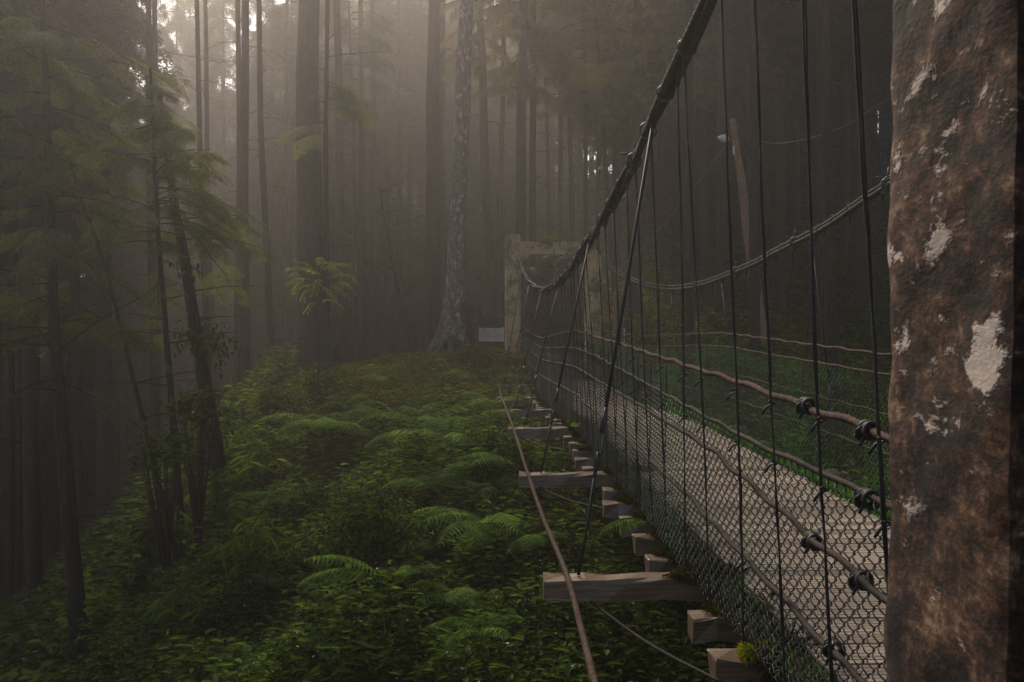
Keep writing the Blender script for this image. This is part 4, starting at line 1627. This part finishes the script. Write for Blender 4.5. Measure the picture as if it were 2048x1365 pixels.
ug = MB()
SPR = [sprig(10, .105, .046, .30, 1), sprig(11, .085, .042, .26, 2), sprig(9, .125, .052, .34, 3), sprig(13, .07, .026, .28, 4)]
vis = lambda x, y: ((x - .30 * 0) / np.maximum(y, .1) > -.56) & ((x / np.maximum(y, .1)) < .62)
for i, s in enumerate(SPR):
    x, y, r = scatter(15000, (-9.5, 2.6), (3.9, 27.5), 100 + i,
                      lambda x, y: np.clip(8 / y, .15, 1) * vis(x, y) * np.interp(x, [-9, -5.5, -3, 2.6], [.3, .6, 1, .8]) * np.where(x > -3.6, np.interp(y, [20, 23, 25], [1, .35, .06]), 1))
    u = U(x, y)
    z = G(x, y) + u * (1 - .75 * r.random(len(x)) ** 1.6) - .18
    stamp(ug, s[0], s[1], np.stack([x, y, z], -1), zrot(r.random(len(x)) * 6.28), (.7 + .7 * r.random(len(x))) * np.interp(y, [4, 12, 27], [.9, 1.1, 1.5]))
# left slope and hillside: coarser
for i in range(2):
    x, y, r = scatter(14000, (-20, -5), (8, 42), 120 + i, lambda x, y: vis(x, y) * .7)
    u = .9 * r.random(len(x)) ** .7
    stamp(ug, SPR[i][0], SPR[i][1], np.stack([x, y, G(x, y) + u - .1], -1), zrot(r.random(len(x)) * 6.28), 1.6 + 1.2 * r.random(len(x)))
nleaf = ug.n
# cream flowers
x, y, r = scatter(1500, (-5, .8), (5, 18), 140, lambda x, y: vis(x, y) * (bumps(x, y, .5, 4) > .05))
v, q = leaf_shape(1, .9, .2, .1)
stamp(ug, v, q, np.stack([x, y, G(x, y) + U(x, y) * (.95 + .1 * r.random(len(x))) + .06], -1), rot_from(r.normal(0, 1, (len(x), 3)) + [0, 0, .6]), .014 + .012 * r.random(len(x)), mat=1)
o = ug.build("undergrowth", [M['leaf'], M['flower']], flat=True)
tag(o, "dense leafy undergrowth covering the ravine slope beside the bridge", "undergrowth", kind="stuff")

hg = MB()
for i in range(3):
    x, y, r = scatter(15000, (3.2, 36), (30, 74), 150 + i, lambda x, y: (x / y < .5) * np.clip(40 / y, 0, 1) * ((y > 37) | (x > 5.5)))
    stamp(hg, SPR[i][0], SPR[i][1], np.stack([x, y, G(x, y) + .7 * r.random(len(x)) - .1], -1), zrot(r.random(len(x)) * 6.28), 2.0 + 1.5 * r.random(len(x)))
for i in range(2):
    x, y, r = scatter(5000, (3.2, 14), (4, 30), 160 + i, lambda x, y: x / y < .5)
    stamp(hg, SPR[i][0], SPR[i][1], np.stack([x, y, G(x, y) + .5 * r.random(len(x)) - .1], -1), zrot(r.random(len(x)) * 6.28), 1.3 + .8 * r.random(len(x)))
tag(hg.build("hillside_foliage", M['leaf'], flat=True), "dark low foliage covering the hillside beyond the bridge", "foliage", kind="stuff")

# short moss and grass on the mound
gm = MB()
v, q = leaf_shape(1, .12, .1, .4)
x, y, r = scatter(30000, (-6, 1.2), (23.5, 32), 170, lambda x, y: np.interp(y, [23.5, 25, 32], [.2, 1, .6]))
stamp(gm, v, q, np.stack([x, y, G(x, y)], -1), rot_from(r.normal(0, .8, (len(x), 3)) + [0, 0, .9]), .07 + .10 * r.random(len(x)))
tag(gm.build("mossy_grass", M['moss'], flat=True), "short mossy growth on the mound round the pale tree", "moss", kind="stuff")


# ------------------------------------------------------------------ ferns
def frond(mb, p, a, L, arch, r, pin=22, width=.30, mat=0, pitch0=1.0):
    """one arching fern frond from p towards azimuth a"""
    n = pin
    t = np.linspace(0, 1, n)
    pit = pitch0 - arch * t
    ds = L / (n - 1)
    hx = np.concatenate([[0], np.cumsum(np.cos(pit[:-1]) * ds)])
    hz = np.concatenate([[0], np.cumsum(np.sin(pit[:-1]) * ds)])
    f = np.array([math.cos(a), math.sin(a), 0])
    sd_ = np.array([-math.sin(a), math.cos(a), 0])
    C = np.asarray(p) + hx[:, None] * f + np.array([0, 0, 1.0]) * hz[:, None]
    mb.tube(C, np.linspace(.006, .0015, n), 4, cap=False, mat=mat)
    V, Q = [], []
    c = 0
    for k in range(3, n):
        u = t[k]
        tg = f * math.cos(pit[k]) + np.array([0, 0, math.sin(pit[k])])
        pl = L * width * (math.sin(np.pi * (.13 + .87 * u) ** .8) ** .75) * (.9 + .2 * r.random()) + .012
        for s in (-1, 1):
            d = sd_ * s * .92 + tg * .38 + np.array([0, 0, -.12])
            w_ = ds * .29 * (1.0 if pl > .03 else .7)
            m1 = C[k] + d * pl * .45 + np.array([0, 0, -.05 * pl])
            tip = C[k] + d * pl + np.array([0, 0, -.28 * pl]) + tg * pl * .1
            V.append(np.array([C[k] - tg * w_ * .8, C[k] + tg * w_ * .8, m1 + tg * w_, m1 - tg * w_, tip + tg * w_ * .15, tip - tg * w_ * .15]))
            Q.append(np.array([[0, 1, 2, 3], [3, 2, 4, 5]]) + c)
            c += 6
    mb.add(np.concatenate(V), np.concatenate(Q), mat=mat)


FERNS = [  # px, py, frond px, fronds, facing (None = all round), label
    (975, 1085, 150, 7, (150, 300), "largest bright fern, broad fronds spreading left beside the slanting guy rope"),
    (760, 1200, 130, 3, (165, 215), "single long arching fern frond curving down near the bottom centre"),
    (812, 1195, 70, 4, None, "small upright fern just right of the long arching frond"),
    (580, 1205, 80, 4, (60, 190), "small dark fern left of the long arching frond"),
    (880, 1010, 105, 6, (20, 170), "fern with one upright broad frond left of the long wooden beam"),
    (590, 1035, 95, 5, (100, 220), "pale fern between the bamboo leaves and the round shrub"),
    (890, 905, 130, 7, None, "wide light-green fern below the mossy mound"),
    (845, 870, 90, 6, None, "smaller fern on the slope just below the mossy mound"),
    (655, 880, 110, 7, None, "dull fern with spreading crown on the dark left slope"),
    (705, 835, 70, 5, None, "little fern at the edge of the misty slope, left of the mound"),
    (1030, 960, 110, 6, (120, 250), "shaded fern under the second long beam"),
    (1000, 1010, 80, 5, None, "shaded little fern left of the guy rope, above the largest fern"),
    (920, 1230, 120, 4, (200, 290), "dark hanging fern below the largest bright fern"),
    (965, 1320, 100, 5, None, "fern at the bottom edge left of the guy rope"),
    (1065, 1110, 90, 5, (200, 330), "deep-shade fern behind the guy rope beside the nearest long beam"),
    (735, 1115, 40, 2, (150, 200), "lone pale frond tip poking from the shrubs"),
    (985, 830, 80, 6, None, "bright fern under the first dark cross beam"),
    (1045, 780, 60, 5, None, "bright small fern at the foot of the far gateway"),
    (765, 775, 55, 4, None, "yellowish fern on the brow left of the mound"),
    (915, 770, 50, 5, None, "small fern growing on the mossy mound"),
    (880, 1130, 80, 4, (150, 210), "fern with narrow fronds left of the largest bright fern"),
]
for k, (px, py, L, n, face, lab) in enumerate(FERNS):
    p = hit(px, py)
    if p[1] > 27.5:
        p = at(px, py, 26.0)
        p[2] = float(G(p[0], p[1]))
    Lm = L * p[1] / F * 1.25
    base = np.array([p[0], p[1], p[2] + .16])
    gz = float(G(p[0], p[1]))
    o_ = MB()
    r = np.random.default_rng(200 + k)
    foot = np.array([0, 0, 0.0])
    for j in range(n):
        if face:
            a = R(face[0] + (face[1] - face[0]) * (j + r.random()) / n)
        else:
            a = 2 * np.pi * (j + r.random() * .7) / n
        frond(o_, foot + r.normal(0, .015, 3), a, Lm * (.8 + .4 * r.random()), 1.15 + .45 * r.random(), r, pin=21 if L > 90 else 16, width=.24, pitch0=.55 + .35 * r.random())
    hh = base[2] - gz
    o_.tube(np.array([[.12, .1, -hh - .05], [.06, .06, -hh * .5], [0, 0, .01]]), .005, 5)
    f_ = o_.build("fern", M['fern'], None, loc=base, flat=True)
    tag(f_, lab, "fern", "ferns on the ravine slope")
# fern rooted on a beam end
fm = MB()
r = np.random.default_rng(9)
for a, L in ((186, .34), (205, .40), (170, .22), (225, .3)):
    frond(fm, (0, 0, 0), R(a), L, 1.25, r, pin=18, width=.2, pitch0=.45)
f_ = fm.build("fern", M['fern'], None, loc=(1.12, 7.2, .06), flat=True)
tag(f_, "fern rooted in the moss on a short beam end, fronds reaching left", "fern", "ferns on the ravine slope")
fm = MB()
for a, L in ((150, .16), (20, .14), (260, .15)):
    frond(fm, (0, 0, 0), R(a), L, .9, r, pin=12, width=.3, pitch0=1.1)
f_ = fm.build("fern", M['sapling'], None, loc=(1.13, 12.9, .05), flat=True)
tag(f_, "tiny bright fern sprouting from mossy beam ends far along the bridge", "fern", "ferns on the ravine slope")


# ------------------------------------------------------------------ bamboo grass, sapling, shrubs
def bamboo(px, py, wpx, n, label, k):
    r = np.random.default_rng(300 + k)
    p = hit(px, py)
    sc_ = p[1] / F
    gz = float(G(p[0], p[1]))
    mb = MB()
    v, q = leaf_shape(1.0, .10, .12, .5)
    pos, fw = [], []
    for j in range(n):
        x = r.normal(0, .30) * wpx * sc_
        yy = r.normal(0, .25) * wpx * sc_
        h = p[2] - gz + .42 + r.normal(0, .10) - .25 * abs(x) / (wpx * sc_)
        mb.tube(np.array([[x * .6, yy * .6, -.05], [x * .85, yy * .85, h * .6], [x, yy, h]]), [.006, .005, .003], 4)
        for m in range(7):
            a = r.random() * 6.28
            pos.append([x + r.normal(0, .03), yy + r.normal(0, .03), h - .05 + r.normal(0, .05)])
            fw.append([math.cos(a), math.sin(a), .25 - .6 * r.random()])
    stamp(mb, v, q, np.array(pos), rot_from(np.array(fw)), (.011 + .009 * r.random(len(pos))) * p[1])
    tag(mb.build("bamboo_grass", M['bamboo'], None, loc=(p[0], p[1], gz), flat=True), label, "bamboo grass", "bamboo grass clumps on the slope")


bamboo(515, 965, 110, 22, "topmost clump of long-leaved bamboo grass on the dark slope", 0)
bamboo(470, 1022, 150, 34, "widest bright clump of long-leaved bamboo grass, middle of the slope", 1)
bamboo(340, 1090, 110, 20, "dim clump of bamboo grass lowest towards the left shadows", 2)
bamboo(500, 1135, 110, 18, "shaded clump of bamboo grass below the widest bright clump", 3)
bamboo(360, 1270, 110, 16, "nearly black clump of bamboo grass near the bottom left", 4)

# young tree in front of the massive trunk
p = at(632, 640, 22.0)
gz = float(G(p[0], 22.0)) - .1
t = thing("sapling", "bright young sapling with layered compound leaves before the massive trunk", "sapling", (p[0], 22.0, gz))
mb = MB()
tp = at(640, 540, 22.0) - np.array([p[0], 22, gz])
P = spline(np.array([[0, 0, 0], [.05, 0, tp[2] * .5], [-.02, 0, tp[2] * .8], tp]), .1)
mb.tube(P, np.linspace(.012, .004, len(P)), 6)
mb.build("stem", M['bark'], t)
mb = MB()
r = np.random.default_rng(55)
for (px, py, ex, ey) in ((638, 548, 579, 536), (630, 545, 600, 524), (650, 540, 694, 528), (640, 545, 662, 523), (655, 556, 704, 553), (690, 552, 706, 560), (620, 560, 574, 566), (600, 556, 583, 549), (630, 572, 585, 583), (622, 578, 604, 598), (640, 572, 668, 597), (655, 572, 692, 590), (670, 566, 699, 575), (640, 556, 628, 590), (612, 566, 592, 575), (660, 545, 676, 541), (645, 535, 640, 515), (646, 600, 680, 612), (632, 606, 612, 622)):
    a_ = at(px, py, 22 + r.normal(0, .1)) - np.array([p[0], 22, gz])
    b_ = at(ex, ey, 21.6 + r.normal(0, .25)) - np.array([p[0], 22, gz])
    Q_ = spline(np.array([a_, (a_ + b_) / 2 + [0, 0, .07], b_]), .05)
    mb.tube(Q_, .004, 4)
    v, q = leaf_shape(1, .32, .1, .35)
    fw, po = [], []
    for i in range(2, len(Q_)):
        d = Q_[i] - Q_[i - 1]
        sd_ = np.cross(d, [0, 0, 1.0])
        sd_ /= np.linalg.norm(sd_)
        for s in (-1, 1):
            po.append(Q_[i])
            fw.append(sd_ * s + d / np.linalg.norm(d) * .5 + [0, 0, -.25 + r.normal(0, .1)])
    stamp(mb, v, q, np.array(po), rot_from(np.array(fw)), .085 + .06 * r.random(len(po)))
mb.build("foliage", M['sapling'], t, flat=True)


def shrub(px, py, wpx, hpx, y, n, label, k, leaf=.09, mat='leaf', name="shrub"):
    r = np.random.default_rng(400 + k)
    p = at(px, py, y)
    gz = float(G(p[0], y)) - .1
    t = thing(name, label, "shrub", (p[0], y, gz))
    c = p[2] - gz
    w_, h_ = wpx * y / F / 2, hpx * y / F / 2
    sb, mb = MB(), MB()
    v, q = leaf_shape(1, .48, .15, .35)
    po, fw = [], []
    for j in range(n):
        d = r.normal(0, 1, 3)
        d *= (r.random() ** .4) / np.linalg.norm(d)
        e = np.array([d[0] * w_, d[1] * w_, c + d[2] * h_])
        if j < 40:
            sb.tube(spline(np.array([[0, 0, 0], [e[0] * .4, e[1] * .4, c * .55], e]), .25), np.linspace(.014, .003, len(spline(np.array([[0, 0, 0], [e[0] * .4, e[1] * .4, c * .55], e]), .25))), 4)
        for m in range(6):
            a = r.random() * 6.28
            po.append(e + r.normal(0, .07, 3))
            fw.append([math.cos(a), math.sin(a), .2 - .6 * r.random()])
    stamp(mb, v, q, np.array(po), rot_from(np.array(fw)), leaf * (.6 + .8 * r.random(len(po))))
    mb.build("foliage", M[mat], t, flat=True)
    sb.build("stem", M['bark'], t)


shrub(395, 810, 110, 70, 16.0, 60, "sparse broad-leaved shrub lit along its top, left of the paired trunks", 1, .10)
shrub(330, 900, 120, 60, 14.5, 60, "dim sparse shrub in the shadows below the leaning trees", 2, .10)
shrub(640, 765, 130, 70, 23.0, 160, "leafy shrub in front of the massive trunk's foot", 3, .10)
shrub(560, 800, 120, 60, 21.0, 140, "leafy shrub on the left brow of the slope", 4, .09)
shrub(740, 1060, 230, 150, 10.5, 520, "rounded bushy shrub with tiny cream flowers in the middle of the slope", 5, .06)
shrub(1062, 715, 40, 60, 29.0, 70, "climbing leaves on the mesh at the foot of the far gateway", 6, .07, name="creeper")
shrub(1068, 765, 60, 34, 26.5, 70, "low bright-leaved bush at the bridge's far left corner", 7, .08, 'fern')
